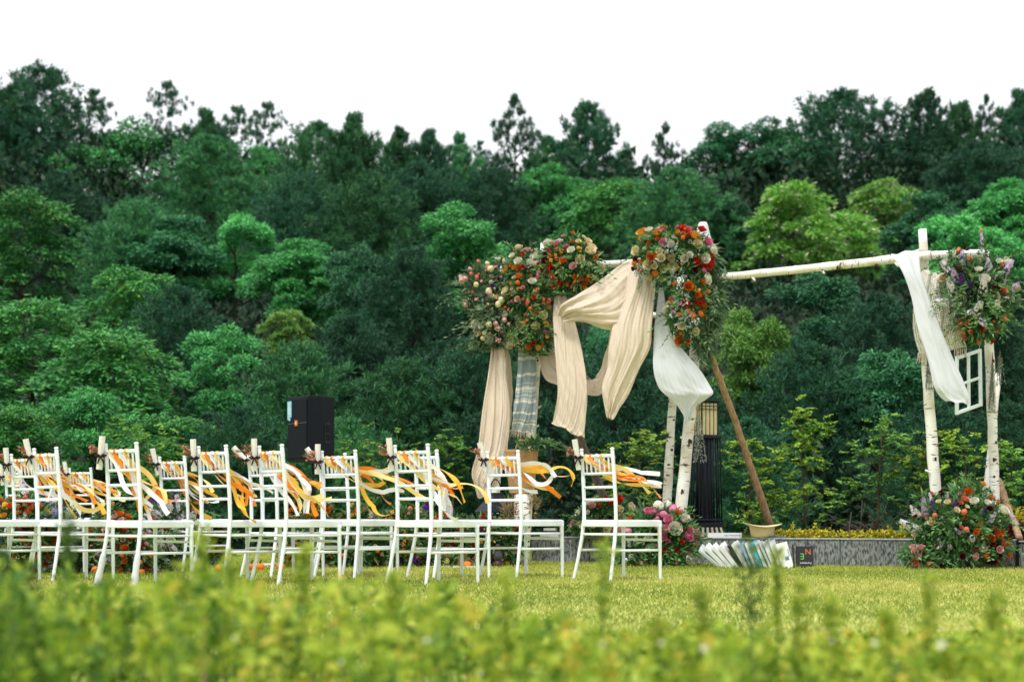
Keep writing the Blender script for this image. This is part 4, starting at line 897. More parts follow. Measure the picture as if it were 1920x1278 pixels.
def scroll(M, desc, seed, tilt=0.0, lift=0.0):
    rs = random.Random(seed); top = back_at(1, .84) + Vector((-.034, .012, 0)); c = M @ top + Vector((0, 0, lift))
    t = thing('paper_scroll', c, 'berry-tied paper scroll on the ' + desc, 'scroll', 'paper scrolls tied to the chair backs')
    ax = Vector((-math.sin(tilt), -.1, math.cos(tilt))).normalized(); l = .215; x = ax.orthogonal().normalized(); y = ax.cross(x); V = []
    N = 34
    for i in range(N + 1):
        a = 4.1 * math.pi * i / N; r = .023 - .010 * i / N
        e = (x * math.cos(a) + y * math.sin(a)) * r; V += [c + e - ax * l * .45, c + e + ax * l * .55]
    mb = MB(); mb.add(V, [(2 * i, 2 * i + 2, 2 * i + 3, 2 * i + 1) for i in range(N)]); o = part('paper_roll', mb, 'paper', t)
    mb = MB(); k0 = c + Vector((-.025, -.01, .02))
    for i in range(9):
        q = k0 + Vector((rs.uniform(-.045, .005), rs.uniform(-.025, .01), rs.uniform(-.02, .05))); mb.ball(q, rs.uniform(.006, .010), 6, 4); mb.tube([c, (c + q) / 2 + Vector((0, 0, .008)), q], .0013, 4)
    part('berry_sprig', mb, 'berry', t, 'stuff')
    mb = MB()
    for i in range(7):
        q = k0 + Vector((rs.uniform(-.085, -.02), rs.uniform(-.03, .01), rs.uniform(.0, .07))); mb.tube([c, c.lerp(q, .5) + Vector((0, 0, .01)), q], [.0025, .004, .001], 4)
    part('dried_stems', mb, 'straw', t, 'stuff')
    mb = MB(); b0 = c + Vector((.004, -.024, -.012))
    for s in (-1, 1):
        mb.tube([b0, b0 + Vector((s * .018, -.004, .012)), b0 + Vector((s * .036, 0, .004)), b0 + Vector((s * .02, .002, -.006)), b0], [.003, .007, .008, .006, .003], 6)
        mb.tube([b0, b0 + Vector((s * .012, 0, -.022)), b0 + Vector((s * .02, 0, -.05))], [.004, .006, .004], 5)
    mb.tube([b0 + Vector((-.02, .01, 0)), b0, b0 + Vector((.02, .01, 0))], .007, 6); part('bow', mb, 'bow_brown', t)
def chair(xl, xr, ytop, desc, slope=None, L=.5, s=None, seed=0, tilt=.1, lift=0.0, wild=1.0, scr=True, nrib=9):
    s = s or (HY - ytop) / .45; xc = (xl + xr) / 2; Y = F / s; t = (xc - CX) / F; r = (xr - xl) / s / .334
    a = math.asin(min(.95, r / math.sqrt(1 + t * t))) - math.atan(t)
    org = Vector(((xc - CX) / s, Y, 0)); back = Matrix.Rotation(a, 3, 'Z') @ Vector((-.213, 0, 0)); org = org - back
    M = Matrix.Translation(org) @ Matrix.Rotation(a, 4, 'Z')
    c = thing('chair', org, 'white wooden chair, ' + desc, 'chair', 'white chairs in rows facing the arch'); c.rotation_euler = (0, 0, a)
    for nm, me in CH_MESH: link(nm, me, c)
    short = desc
    if slope is not None: ribbons(M, 'chair ' + short, math.radians(slope), L, seed + 1, wild, nrib)
    if scr: scroll(M, 'chair ' + short, seed + 2, tilt, lift)
    return c, M
CHAIRS = [
    (1091, 1149, 840, 'at the right end of the rows', 30, .50, 10, .15),
    (914, 972, 845, 'second from the right, before the wicker bag', 20, .52, 20, .2),
    (741, 803, 833, 'third from the right in the near line', 40, .52, 30, .06),
    (604, 667, 844, 'in front of the loudspeaker', 34, .56, 50, -.02),
    (487, 530, 834, 'just left of the loudspeaker', 36, .52, 60, .0),
    (373, 425, 835, 'second to the left of the loudspeaker', 50, .46, 80, .02),
    (199, 257, 830, 'with cloth wrapped feet, largest on the left', 52, .50, 100, -.12),
    (65, 107, 839, 'near the left edge, with high leaning scroll', 42, .50, 120, .2),
    (778, 820, 844, 'standing close behind the third from the right', None, .5, 40, 0),
    (467, 514, 846, 'half hidden, with steeply slanting scroll', 42, .46, 70, .75),
    (600, 648, 850, 'half hidden below the loudspeaker, without ribbons', None, .46, 55, .6),
    (300, 347, 855, 'small and distant, fourth from the left edge', 40, .46, 90, .2),
    (131, 171, 877, 'smallest of all, between the two left ones', 35, .5, 110, .15),
    (22, 64, 850, 'just behind the near left edge one', 40, .48, 130, .05),
    (10, 38, 878, 'farthest at the left edge, mostly hidden', 60, .4, 140, .1),
    (-78, -30, 838, 'cut off by the left edge, only its seat showing', None, .5, 150, .1),
]
wrapM = None
for (xl, xr, yt, d, sl, L, sd, ti) in CHAIRS:
    c, M = chair(xl, xr, yt, d, sl, L, None, sd, ti, .03 if ti > .1 else .01, 1.0, scr=(sl is not None or sd in (55,)))
    if sd == 100:
        for sy in (-1, 1):
            mb = MB(); rs = random.Random(sy + 5); pp = [back_at(sy, z) for z in (0.004, .03, .07, .11, .15, .19, .21)]
            mb.tube(pp, [.023, .021, .024, .020, .022, .019, .016], 9)
            link('foot_wrap', mb.mesh('foot_wrap', 'white_cloth'), c)

# ------------------------------------------------------------------ flowers
FM = {}
def flower_mesh(kind, colour):
    key = (kind, colour)
    if key in FM: return FM[key]
    rs = random.Random(hash(kind) % 7 + len(colour)); mb = MB()
    if kind in ('rose', 'peony'):
        layers = ((.50, 6, .95), (.40, 5, .55), (.28, 5, .28), (.16, 4, .10)) if kind == 'rose' else ((.50, 7, .8), (.42, 6, .4), (.30, 5, .15), (.18, 4, .05))
        for li, (r, n, open_) in enumerate(layers):
            for k in range(n):
                a = 6.283 * k / n + li * .5; w = 6.283 / n * .72; V = []
                for (f, rr, z) in ((0, .10, -.22), (.5, .62 + .2 * open_, -.02 + li * .02), (1, .70 + .34 * open_, .16 + .05 * li + .06 * (1 - open_))):
                    for u in (-1, 0, 1): b = a + u * w * (.35 + .65 * math.sin(math.pi * (.25 + .5 * f))); q = r * rr * (1.0 if u == 0 else .93); V.append((math.cos(b) * q, math.sin(b) * q, z - (.03 if u else 0)))
                mb.add(V, [(0, 1, 4, 3), (1, 2, 5, 4), (3, 4, 7, 6), (4, 5, 8, 7)])
        mb.ball((0, 0, 0), .17, 7, 4)
    elif kind == 'bud':
        mb.lathe([(.02, -.55), (.30, -.38), (.42, -.05), (.34, .25), (.16, .45), (.03, .52)], 8)
        mb.lathe([(.02, .50), (.10, .40), (.20, .30), (.30, .34)], 5)
    elif kind == 'berries':
        for k in range(7):
            d = Vector((rs.uniform(-1, 1), rs.uniform(-1, 1), rs.uniform(-.4, 1))).normalized() * .33; mb.ball(d, .17, 6, 4); mb.tube([(0, 0, -.4), d * .6, d], .025, 4)
    elif kind == 'lilac':
        for k in range(70):
            f = rs.random(); a = rs.random() * 6.283; r = .30 * math.sqrt(1 - (f * .92)) + .03; c = Vector((math.cos(a) * r, math.sin(a) * r, -.5 + 1.1 * f)); o_ = Vector((math.cos(a), math.sin(a), .3)).normalized(); x = o_.orthogonal().normalized(); y = o_.cross(x); s = .135
            mb.add([c + x * s + o_ * .03, c + (x + y) * s * .25, c + y * s + o_ * .03, c + (y - x) * s * .25, c - x * s + o_ * .03, c - (x + y) * s * .25, c - y * s + o_ * .03, c + (x - y) * s * .25, c + o_ * .0], [(0, 1, 8, 7), (2, 3, 8, 1), (4, 5, 8, 3), (6, 7, 8, 5)])
    elif kind == 'daisy':
        for li, (n, r, z) in enumerate(((11, .5, 0), (9, .36, .07), (6, .2, .12))):
            for k in range(n):
                a = 6.283 * k / n + li; x, y = Vector((math.cos(a), math.sin(a), 0)), Vector((-math.sin(a), math.cos(a), 0))
                mb.add([Vector((0, 0, z - .04)), x * r * .6 + y * .10 + Vector((0, 0, z + .02)), x * r + Vector((0, 0, z + .06)), x * r * .6 - y * .10 + Vector((0, 0, z + .02))], [(0, 1, 2, 3)])
        mb.ball((0, 0, .06), .12, 6, 4)
    FM[key] = mb.mesh(kind, 'petal_' + colour); return FM[key]
NAMES = dict(rose='rose', peony='peony', bud='flower_bud', berries='berry_cluster', lilac='lilac_spray', daisy='blossom')
def bouquet(name, label, cat, ells, flowers, leaves, org, seed, group=None, leaf='leaf_bouquet', ll=.085, lw=.022, droop=.5, spikes=0, minsep=.68, deep=.85):
    """ells: (px, py, rx px, ry px, Y); flowers: (kind, colour, count, size m)"""
    global R
    R = np.random.default_rng(seed); rs = random.Random(seed); t = thing(name, org, label, cat, group); E = []
    for (x, y, rx, ry, Y) in ells:
        c = P(x, y, Y); E.append((c, rx * Y / F, min(rx, ry) * Y / F * deep, ry * Y / F))
    area = [a * c_ for _, a, b, c_ in E]; tot = sum(area); geos, rn = [], []
    for (c, a, b, h), ar in zip(E, area):
        n = int(leaves * ar / tot); d = rdir(n); rr = .35 + .7 * R.random((n, 1)) ** .6; p = np.array(c) + d * rr * np.array([a, b, h]) * .90
        p[:, 2] = np.maximum(p[:, 2], org[2] + .01)
        axis = d + np.array([0, 0, -droop]); geos.append(leaf_geo(p, axis, ll * (.5 + .8 * R.random(n)), lw * (.7 + .6 * R.random(n)), spread=.5, fold=.12)); rn.append(np.clip(R.random(n) * .8 + .2 * (rr[:, 0] > .9), 0, 1))
        for k in range(int(spikes * ar / tot)):     # longer shoots breaking the outline
            d1 = np.array(rdir(1)[0]); d1[2] = d1[2] * .8; s0 = np.array(c) + d1 * np.array([a, b, h]) * .8; out = d1 * np.array([1, 1, .8]) + np.array([0, 0, -.25 + R.random() * .6 - .5 * droop]); out /= np.linalg.norm(out); ln = .10 + .22 * R.random(); m = 16
            sp = s0 + out * (np.linspace(0, 1, m)[:, None] * ln) + np.array([0, 0, -1]) * (np.linspace(0, 1, m)[:, None] ** 2) * ln * .35
            sd = np.where(np.arange(m) % 2, 1, -1)[:, None] * np.cross(out, [0, 0, 1.0]); geos.append(leaf_geo(sp, sd + out * .9, ll * .6, lw * .75, spread=.25)); rn.append(np.clip(.4 + .6 * R.random(m), 0, 1))
    V, Fc = join_geo(geos); V = np.maximum(V, np.array([-1e9, -1e9, org[2] + .004]))
    o = link('foliage', np_mesh('foliage', V - np.array(org), Fc, leaf, np.concatenate(rn)), t); o['kind'] = 'stuff'
    placed = []
    for (kind, colour, count, size) in flowers:
        last = None
        for k in range(count):
            if k % 5 == 0: last = None
            for tries in range(60):
                c, a, b, h = rs.choices(E, area)[0]; d = Vector(rdir(1)[0])
                if last is not None and rs.random() < .6: c, a, b, h = last[0]; d = (last[1] + Vector(rdir(1)[0]) * .7).normalized()
                if d.y > .15 and rs.random() < .75: d.y = -d.y
                p = c + Vector((d.x * a, d.y * b, d.z * h)) * rs.uniform(.98, 1.2); s = size * rs.choice((.6, .8, .95, 1.1, 1.25, 1.4))
                if p.z < org[2] + s * .4: continue
                if any((p - q[0]).length < (s + q[1]) * .5 * minsep for q in placed): continue
                if any(((p - e[0]).x / e[1]) ** 2 + ((p - e[0]).y / e[2]) ** 2 + ((p - e[0]).z / e[3]) ** 2 < .5 for e in E): continue
                placed.append((p, s)); last = ((c, a, b, h), d.copy()); f = link(NAMES[kind], flower_mesh(kind, colour), t, p - org)
                face = (d + Vector((0, -.35, .25 if kind != 'lilac' else .7)) + Vector((rs.uniform(-.3, .3), rs.uniform(-.3, .3), rs.uniform(-.3, .3)))).normalized()
                f.rotation_mode = 'QUATERNION'; f.rotation_quaternion = face.to_track_quat('Z', 'Y') @ Quaternion((0, 0, 1), rs.random() * 6.28); f.scale = (s, s, s * (1.5 if kind == 'lilac' else 1)); break
    return t
AG = 'flower arrangements on the arch'
bouquet('flower_arrangement', 'loose olive green arrangement with blush tulips at the far left of the arch', 'flowers',
    [(903, 545, 36, 50, 16.0), (928, 598, 40, 54, 15.9), (915, 640, 28, 36, 15.9), (940, 520, 30, 34, 16.1)],
    [('bud', 'blush', 26, .055), ('bud', 'cream', 20, .058), ('rose', 'cream', 6, .06), ('berries', 'blush', 15, .055), ('bud', 'coral', 7, .045), ('rose', 'white', 5, .065), ('rose', 'violet', 2, .06)], 3000, P(920, 660, 16.1), 201, AG, 'leaf_olive', .085, .018, .5, 120)
bouquet('flower_arrangement', 'orange and cream arrangement hanging down the left post of the arch', 'flowers',
    [(985, 510, 38, 42, 15.9), (990, 565, 42, 55, 15.8), (1000, 620, 30, 42, 15.8), (1010, 645, 18, 28, 15.85), (968, 600, 26, 46, 15.85)],
    [('rose', 'cream', 15, .075), ('rose', 'blush', 8, .055), ('rose', 'amber', 9, .06), ('rose', 'orange', 11, .05), ('bud', 'orange', 12, .04), ('rose', 'white', 14, .07), ('berries', 'coral', 14, .05), ('rose', 'pink', 7, .05), ('berries', 'burgundy', 8, .045), ('daisy', 'amber', 8, .05), ('rose', 'red', 5, .05)], 2600, P(1000, 668, 15.9), 202, AG, 'leaf_bouquet', .085, .020, .6, 95)
bouquet('flower_arrangement', 'orange, red and magenta arrangement at the left end of the beam', 'flowers',
    [(1045, 500, 40, 40, 15.8), (1085, 500, 40, 46, 15.7), (1072, 470, 32, 30, 15.75), (1060, 545, 42, 22, 15.75), (1035, 520, 26, 36, 15.75)],
    [('rose', 'red', 8, .06), ('rose', 'orange', 14, .055), ('rose', 'pink', 8, .06), ('rose', 'cream', 10, .075), ('rose', 'blush', 8, .055), ('rose', 'white', 8, .085), ('berries', 'amber', 12, .05), ('berries', 'orange', 10, .05), ('rose', 'burgundy', 5, .055), ('daisy', 'amber', 6, .055)], 2300, P(1065, 560, 15.9), 203, AG, 'leaf_bouquet', .085, .022, .6, 80)
bouquet('flower_arrangement', 'dense red, orange and white arrangement on the centre post of the arch', 'flowers',
    [(1232, 478, 44, 44, 15.3), (1285, 470, 46, 40, 15.25), (1262, 458, 46, 34, 15.25), (1290, 530, 38, 52, 15.25), (1285, 590, 34, 42, 15.25), (1290, 630, 22, 26, 15.3)],
    [('rose', 'red', 14, .085), ('rose', 'orange', 18, .065), ('rose', 'cream', 20, .075), ('peony', 'white', 20, .085), ('rose', 'amber', 5, .08), ('berries', 'amber', 13, .055), ('bud', 'orange', 14, .040), ('rose', 'pink', 7, .065), ('rose', 'burgundy', 9, .06), ('berries', 'green', 8, .055), ('daisy', 'orange', 10, .05)], 3000, P(1290, 655, 15.4), 204, AG, 'leaf_bouquet', .07, .020, .3, 80)
bouquet('hanging_greenery', 'trailing eucalyptus leaves falling right of the centre flowers', 'greenery',
    [(1330, 500, 16, 52, 15.4), (1336, 570, 17, 60, 15.4), (1325, 640, 15, 48, 15.4), (1352, 520, 14, 20, 15.4)], [], 1500, P(1328, 690, 15.4), 205, None, 'leaf_olive', .11, .018, 1.6, 40)
bouquet('silver_foliage', 'silvery dusty miller leaves among the centre flowers', 'foliage',
    [(1255, 462, 16, 12, 15.05), (1202, 508, 14, 12, 15.1), (1270, 515, 14, 14, 15.05), (1290, 600, 20, 16, 15.05), (1262, 575, 10, 20, 15.05), (1282, 560, 12, 14, 15.05)], [], 300, P(1265, 640, 15.2), 206, None, 'leaf_silver', .035, .014, .3, 0)
bouquet('flower_arrangement', 'lilac, white and coral arrangement on the right tower of the arch', 'flowers',
    [(1815, 535, 38, 48, 14.6), (1862, 560, 32, 56, 14.6), (1838, 600, 36, 42, 14.6), (1862, 505, 26, 26, 14.65), (1792, 495, 20, 24, 14.6), (1838, 550, 30, 50, 14.5)],
    [('lilac', 'pale', 12, .10), ('lilac', 'lilac', 8, .09), ('peony', 'white', 12, .085), ('rose', 'coral', 7, .06), ('rose', 'red', 9, .05), ('lilac', 'violet', 4, .07), ('bud', 'coral', 8, .05), ('berries', 'coral', 5, .05), ('rose', 'burgundy', 3, .05)], 3400, P(1850, 650, 14.7), 207, AG, 'leaf_bouquet', .085, .022, .7, 110)
t = bouquet('lilac_stem', 'single tall lilac stem rising above the right flowers', 'flower', [(1843, 470, 6, 26, 14.6)], [], 70, P(1842, 500, 14.6), 208, None, 'leaf_bouquet', .05, .018, -.6, 0)
for i, (yy, cc, s) in enumerate(((462, 'pale', .05), (450, 'lilac', .05), (440, 'lilac', .04), (431, 'coral', .028))):
    f = link('floret', flower_mesh('lilac' if i < 3 else 'bud', cc), t, P(1842 - i, yy, 14.6) - t.location); f.scale = (s, s, s * 1.4)
GG = 'flower arrangements on the ground'
bouquet('ground_flowers', 'large orange, burgundy and lilac mound at the foot of the right posts', 'flowers',
    [(1780, 985, 66, 52, 14.3), (1835, 985, 56, 48, 14.3), (1815, 940, 46, 36, 14.5), (1738, 1000, 34, 34, 14.3), (1790, 1035, 62, 30, 14.25), (1738, 945, 26, 22, 14.4), (1860, 1015, 34, 40, 14.3), (1722, 1042, 34, 18, 14.2)],
    [('rose', 'orange', 24, .06), ('rose', 'coral', 12, .055), ('rose', 'burgundy', 20, .06), ('lilac', 'pale', 16, .08), ('lilac', 'lilac', 9, .065), ('peony', 'white', 6, .085), ('bud', 'coral', 10, .05), ('rose', 'blush', 16, .06), ('rose', 'cream', 8, .055), ('lilac', 'violet', 3, .06), ('rose', 'amber', 6, .06)], 3600, Vector((P(1800, HY, 14.3).x, 14.3, .0)), 209, GG, 'leaf_bouquet', .08, .024, .25, 80)
bouquet('ground_flowers', 'bright pink, orange and white flowers at the foot of the centre posts', 'flowers',
    [(1215, 1000, 48, 42, 14.9), (1260, 1005, 45, 45, 14.9), (1185, 1030, 40, 26, 14.8), (1285, 1015, 24, 34, 14.9), (1255, 1035, 45, 22, 14.8), (1245, 968, 28, 22, 15.0)],
    [('rose', 'pink', 20, .075), ('bud', 'pink', 13, .075), ('rose', 'orange', 13, .055), ('bud', 'white', 9, .095), ('peony', 'white', 5, .10), ('daisy', 'amber', 7, .045), ('lilac', 'pale', 8, .06), ('rose', 'red', 5, .055)], 4600, Vector((P(1230, HY, 14.9).x, 14.9, .0)), 210, GG, 'leaf_bouquet', .075, .022, .2, 90)
bouquet('ground_flowers', 'deep red and blush roses on the stone wall behind the rightmost chair', 'flowers',
    [(1118, 975, 36, 36, 15.95), (1150, 960, 32, 26, 15.95), (1095, 985, 22, 26, 15.95)],
    [('rose', 'burgundy', 5, .085), ('rose', 'red', 4, .085), ('rose', 'blush', 10, .075), ('peony', 'white', 6, .08), ('rose', 'cream', 5, .07)], 2100, Vector((P(1118, HY, 16).x, 15.95, .25)), 211, GG, 'leaf_bouquet', .07, .02, .1, 35)
for i, (lab, ell, fl, Yb, lv) in enumerate([
    ('tall orange, cream and lilac flowers at the far left behind the chairs', [(18, 985, 42, 48, 13.2), (62, 990, 38, 46, 13.2), (40, 1045, 62, 36, 13.2), (48, 950, 20, 24, 13.3)], [('rose', 'orange', 13, .065), ('rose', 'red', 8, .06), ('lilac', 'pale', 7, .075), ('rose', 'blush', 8, .055), ('berries', 'amber', 8, .05), ('lilac', 'blue', 2, .07), ('rose', 'amber', 5, .06)], 13.2, 3600),
    ('lilac and violet flowers behind the second chair from the left', [(88, 1000, 22, 36, 13.4), (115, 1010, 26, 40, 13.4), (100, 965, 20, 24, 13.4)], [('lilac', 'pale', 7, .085), ('lilac', 'violet', 5, .07), ('rose', 'red', 6, .06), ('rose', 'burgundy', 5, .06), ('rose', 'orange', 4, .06)], 13.4, 2000),
    ('low orange and lilac flowers beside the small pumpkins', [(150, 1030, 28, 26, 13.3), (185, 1010, 22, 30, 13.4), (160, 1055, 42, 18, 13.2)], [('rose', 'orange', 11, .06), ('lilac', 'lilac', 6, .07), ('rose', 'red', 5, .055), ('peony', 'white', 3, .05)], 13.3, 1900),
    ('leafy red and orange flowers behind the largest left chair', [(225, 1010, 30, 40, 13.0), (250, 1035, 32, 40, 13.0), (205, 975, 18, 26, 13.1)], [('rose', 'red', 10, .065), ('rose', 'orange', 9, .06), ('rose', 'blush', 6, .06), ('lilac', 'lilac', 4, .065), ('berries', 'amber', 5, .05)], 13.0, 3000),
    ('upright pale lilac stems behind the small fourth chair', [(320, 965, 32, 26, 13.5), (350, 975, 24, 28, 13.5), (305, 1020, 40, 50, 13.5), (350, 1040, 30, 36, 13.5)], [('lilac', 'pale', 17, .09), ('lilac', 'lilac', 6, .08), ('lilac', 'violet', 4, .06), ('rose', 'amber', 5, .05), ('rose', 'orange', 4, .06)], 13.5, 3400),
    ('small amber and orange clump beside the orange pumpkins', [(402, 1025, 22, 28, 13.8), (395, 1000, 24, 20, 13.8)], [('rose', 'amber', 8, .055), ('rose', 'orange', 9, .06), ('lilac', 'pale', 4, .06)], 13.8, 1500),
    ('yellow and orange roses left of the chair before the loudspeaker', [(565, 985, 30, 32, 14.6), (600, 965, 20, 26, 14.6), (560, 1035, 34, 32, 14.5), (590, 1040, 28, 28, 14.5)], [('rose', 'amber', 13, .06), ('rose', 'orange', 10, .06), ('lilac', 'lilac', 4, .075), ('rose', 'yellow', 6, .05), ('bud', 'blush', 6, .05)], 14.6, 3000),
    ('dark leafy clump with white flowers behind the middle chairs', [(672, 985, 34, 36, 14.6), (700, 1020, 40, 40, 14.6), (660, 1035, 34, 34, 14.6)], [('peony', 'white', 9, .06), ('rose', 'orange', 3, .05), ('rose', 'yellow', 4, .04), ('rose', 'pink', 3, .045)], 14.6, 3600),
    ('orange berries and violet flowers left of the red ones', [(745, 985, 30, 28, 14.9), (770, 975, 26, 20, 14.9), (750, 1030, 34, 30, 14.8)], [('berries', 'amber', 12, .06), ('lilac', 'violet', 6, .07), ('rose', 'blush', 6, .05), ('rose', 'amber', 6, .05)], 14.9, 2600),
    ('red, orange and lilac flowers behind the third chair from the right', [(798, 1010, 26, 38, 15.0), (830, 1000, 28, 32, 15.0), (800, 1040, 30, 18, 14.9)], [('rose', 'red', 11, .06), ('rose', 'orange', 8, .055), ('rose', 'burgundy', 6, .06), ('lilac', 'pale', 6, .065), ('rose', 'blush', 5, .05)], 15.0, 2600),
    ('burgundy berries and a white peony beside the rusty hurricane lamp', [(905, 1000, 30, 34, 15.0), (955, 1020, 28, 34, 15.0), (870, 1020, 28, 34, 15.0), (930, 985, 26, 18, 15.1)], [('berries', 'burgundy', 15, .055), ('berries', 'blush', 8, .05), ('peony', 'white', 4, .085), ('rose', 'red', 8, .05), ('lilac', 'violet', 3, .06), ('rose', 'blush', 6, .055)], 15.0, 3300),
]):
    bouquet('ground_flowers', lab, 'flowers', ell, [(k_, c_, int(n_ * 2.6), s_ * (.82 if k_ != 'lilac' else 1.2)) for k_, c_, n_, s_ in fl] + [('bud', 'coral', 9, .04), ('rose', 'cream', 8, .04), ('daisy', 'amber', 8, .04)], int(lv * .6), Vector((P(ell[0][0], HY, Yb).x, Yb, .004)), 220 + i, GG, 'leaf_bouquet', .085, .026, .2, 35)
# ------------------------------------------------------------------ lettering
def lettering(text, size, material, parent, M, name='lettering'):
    cu = bpy.data.curves.new('text', 'FONT'); cu.body = text; cu.size = size; cu.extrude = .0004; cu.align_x = 'CENTER'; cu.align_y = 'CENTER'
    tmp = bpy.data.objects.new('tmp', cu); me = bpy.data.meshes.new_from_object(tmp); bpy.data.objects.remove(tmp); bpy.data.curves.remove(cu)
    me.name = name; me.materials.clear(); me.materials.append(MATS[material]); me.transform(M); return link(name, me, parent)
FACE = Matrix.Rotation(math.radians(90), 4, 'X')          # text plane to the -Y face

# ------------------------------------------------------------------ loudspeaker on its stand
SP = P(587, 866, 18.3); spz = SP.z
stand = thing('speaker_stand', Vector((SP.x, 18.3, 0)), 'black tripod stand carrying the loudspeaker', 'stand')
mb = MB(); mb.tube([(SP.x, 18.3, .12), (SP.x, 18.3, spz - .30)], .021, 12); part('pole', mb, 'dark_metal', stand)
mb = MB(); mb.tube([(SP.x, 18.3, spz - .40), (SP.x, 18.3, spz + .001)], .0165, 12); part('inner_pole', mb, 'dark_metal', stand)
mb = MB(); mb.lathe([(.021, -.03), (.032, -.025), (.032, .025), (.021, .03)], 14, (SP.x, 18.3, spz - .32)); part('collar', mb, 'black_cabinet', stand)
for a in (20, 140, 260):
    d = Vector((math.cos(math.radians(a)), math.sin(math.radians(a)), 0)); f = Vector((SP.x, 18.3, .02)) + d * .42
    mb = MB(); mb.tube([Vector((SP.x, 18.3, .52)), f], .012, 8); lg = part('leg', mb, 'dark_metal', stand)
    mb = MB(); mb.tube([Vector((SP.x, 18.3, .16)), Vector((SP.x, 18.3, .52)).lerp(f, .55)], .008, 6); part('strut', mb, 'dark_metal', stand)
    mb = MB(); mb.tube([f - Vector((0, 0, .018)), f + Vector((0, 0, .02))], .017, 8); part('rubber_foot', mb, 'black_cabinet', lg)
spk = thing('loudspeaker', Vector((SP.x, 18.3, spz)), 'black loudspeaker cabinet with orange badge on a tripod stand', 'loudspeaker'); spk.rotation_euler = (0, 0, math.radians(-55)); spk.scale = (1.07, 1.07, 1.02)
HSP, w2 = .685, .215
pl = [(-w2, -.17), (w2, -.17), (w2, -.02), (.135, .165), (-.135, .165), (-w2, -.02)]
mb = MB(); V = []
for z, s in ((.0, .97), (.012, 1), (HSP - .012, 1), (HSP, .97)): V += [(x * s, y * s, z) for x, y in pl]
mb.add(V, [(5, 4, 3, 2, 1, 0), (18, 19, 20, 21, 22, 23)] + [(r * 6 + i, r * 6 + (i + 1) % 6, r * 6 + 6 + (i + 1) % 6, r * 6 + 6 + i) for r in range(3) for i in range(6)], False)
link('cabinet', mb.mesh('cabinet', 'black_cabinet'), spk)
for z0, z1, nm in ((.035, .40, 'grille'), (.408, HSP - .03, 'grille')):
    mb = MB(); mb.box((0, -.176, (z0 + z1) / 2), (.40, .012, z1 - z0), None, .005); link(nm, mb.mesh(nm, 'black_grille'), spk)
mb = MB(); mb.box((0, -.180, .404), (.40, .006, .005)); link('trim_line', mb.mesh('trim_line', 'cover_slate'), spk)
mb = MB(); mb.box((-.01, -.186, .404), (.055, .006, .058), None, .002); bd = link('badge', mb.mesh('badge', 'badge_orange'), spk)
lettering('JBL', .022, 'ink_white', bd, Matrix.Translation((-.01, -.1895, .404)) @ FACE)
mb = MB(); mb.box((-.155, -.1835, .555), (.085, .003, .17)); mb.box((-.165, -.1837, .455), (.06, .003, .032), Matrix.Rotation(.35, 3, 'Y')); stk = link('sticker', mb.mesh('sticker', 'sticker_blue'), spk)
for z, w_ in ((.615, .05), (.585, .03), (.565, .06), (.545, .055), (.525, .06), (.505, .05)):
    mb = MB(); mb.box((-.155, -.1855, z), (w_, .001, .006)); link('print_line', mb.mesh('print_line', 'ink_white'), stk)
# side grip on the slanted flank; its shaded hollows are raised panels painted black
e0, e1 = Vector((w2, -.02, 0)), Vector((.135, .165, 0)); ed = (e1 - e0).normalized(); en = Vector((ed.y, -ed.x, 0)); Rm = Matrix((ed, en * -1, Vector((0, 0, 1)))).transposed(); gc = e0.lerp(e1, .45) + en * .003
mb = MB(); mb.box(gc + Vector((0, 0, .30)), (.088, .008, .215), Rm, .003); hd = link('side_grip', mb.mesh('side_grip', 'dark_metal'), spk)
for z, h in ((.345, .085), (.252, .065)):
    mb = MB(); mb.box(gc + en * .003 + Vector((0, 0, z)), (.066, .006, h), Rm); link('grip_shade', mb.mesh('grip_shade', 'grip_shade'), hd)

# ------------------------------------------------------------------ books along the wall
def book(x, y, Y, h, t, dpt, lean, yaw, cover, label, z=None, pitch=0.0, texts=(), pages='pages'):
    """upright book, spine edge to the viewer: thickness along x, depth along y, height along z"""
    p = P(x, y, Y); p.z = .004 if z is None else z
    b = thing('book', p, label, 'book', 'books set along the stone wall')
    b.rotation_euler = (Matrix.Rotation(math.radians(lean), 3, 'Y') @ Matrix.Rotation(math.radians(pitch), 3, 'X') @ Matrix.Rotation(math.radians(yaw), 3, 'Z')).to_euler()
    mb = MB()
    for s in (-1, 1): mb.box((s * (t / 2 - .0015), dpt / 2, h / 2), (.003, dpt, h))
    mb.box((0, .0016, h / 2), (t - .0066, .003, h)); link('cover', mb.mesh('cover', cover), b)
    mb = MB(); mb.box((0, dpt / 2 + .001, h / 2), (t - .0068, dpt - .008, h - .008)); link('pages', mb.mesh('pages', pages), b)
    return b
BK = 14.55
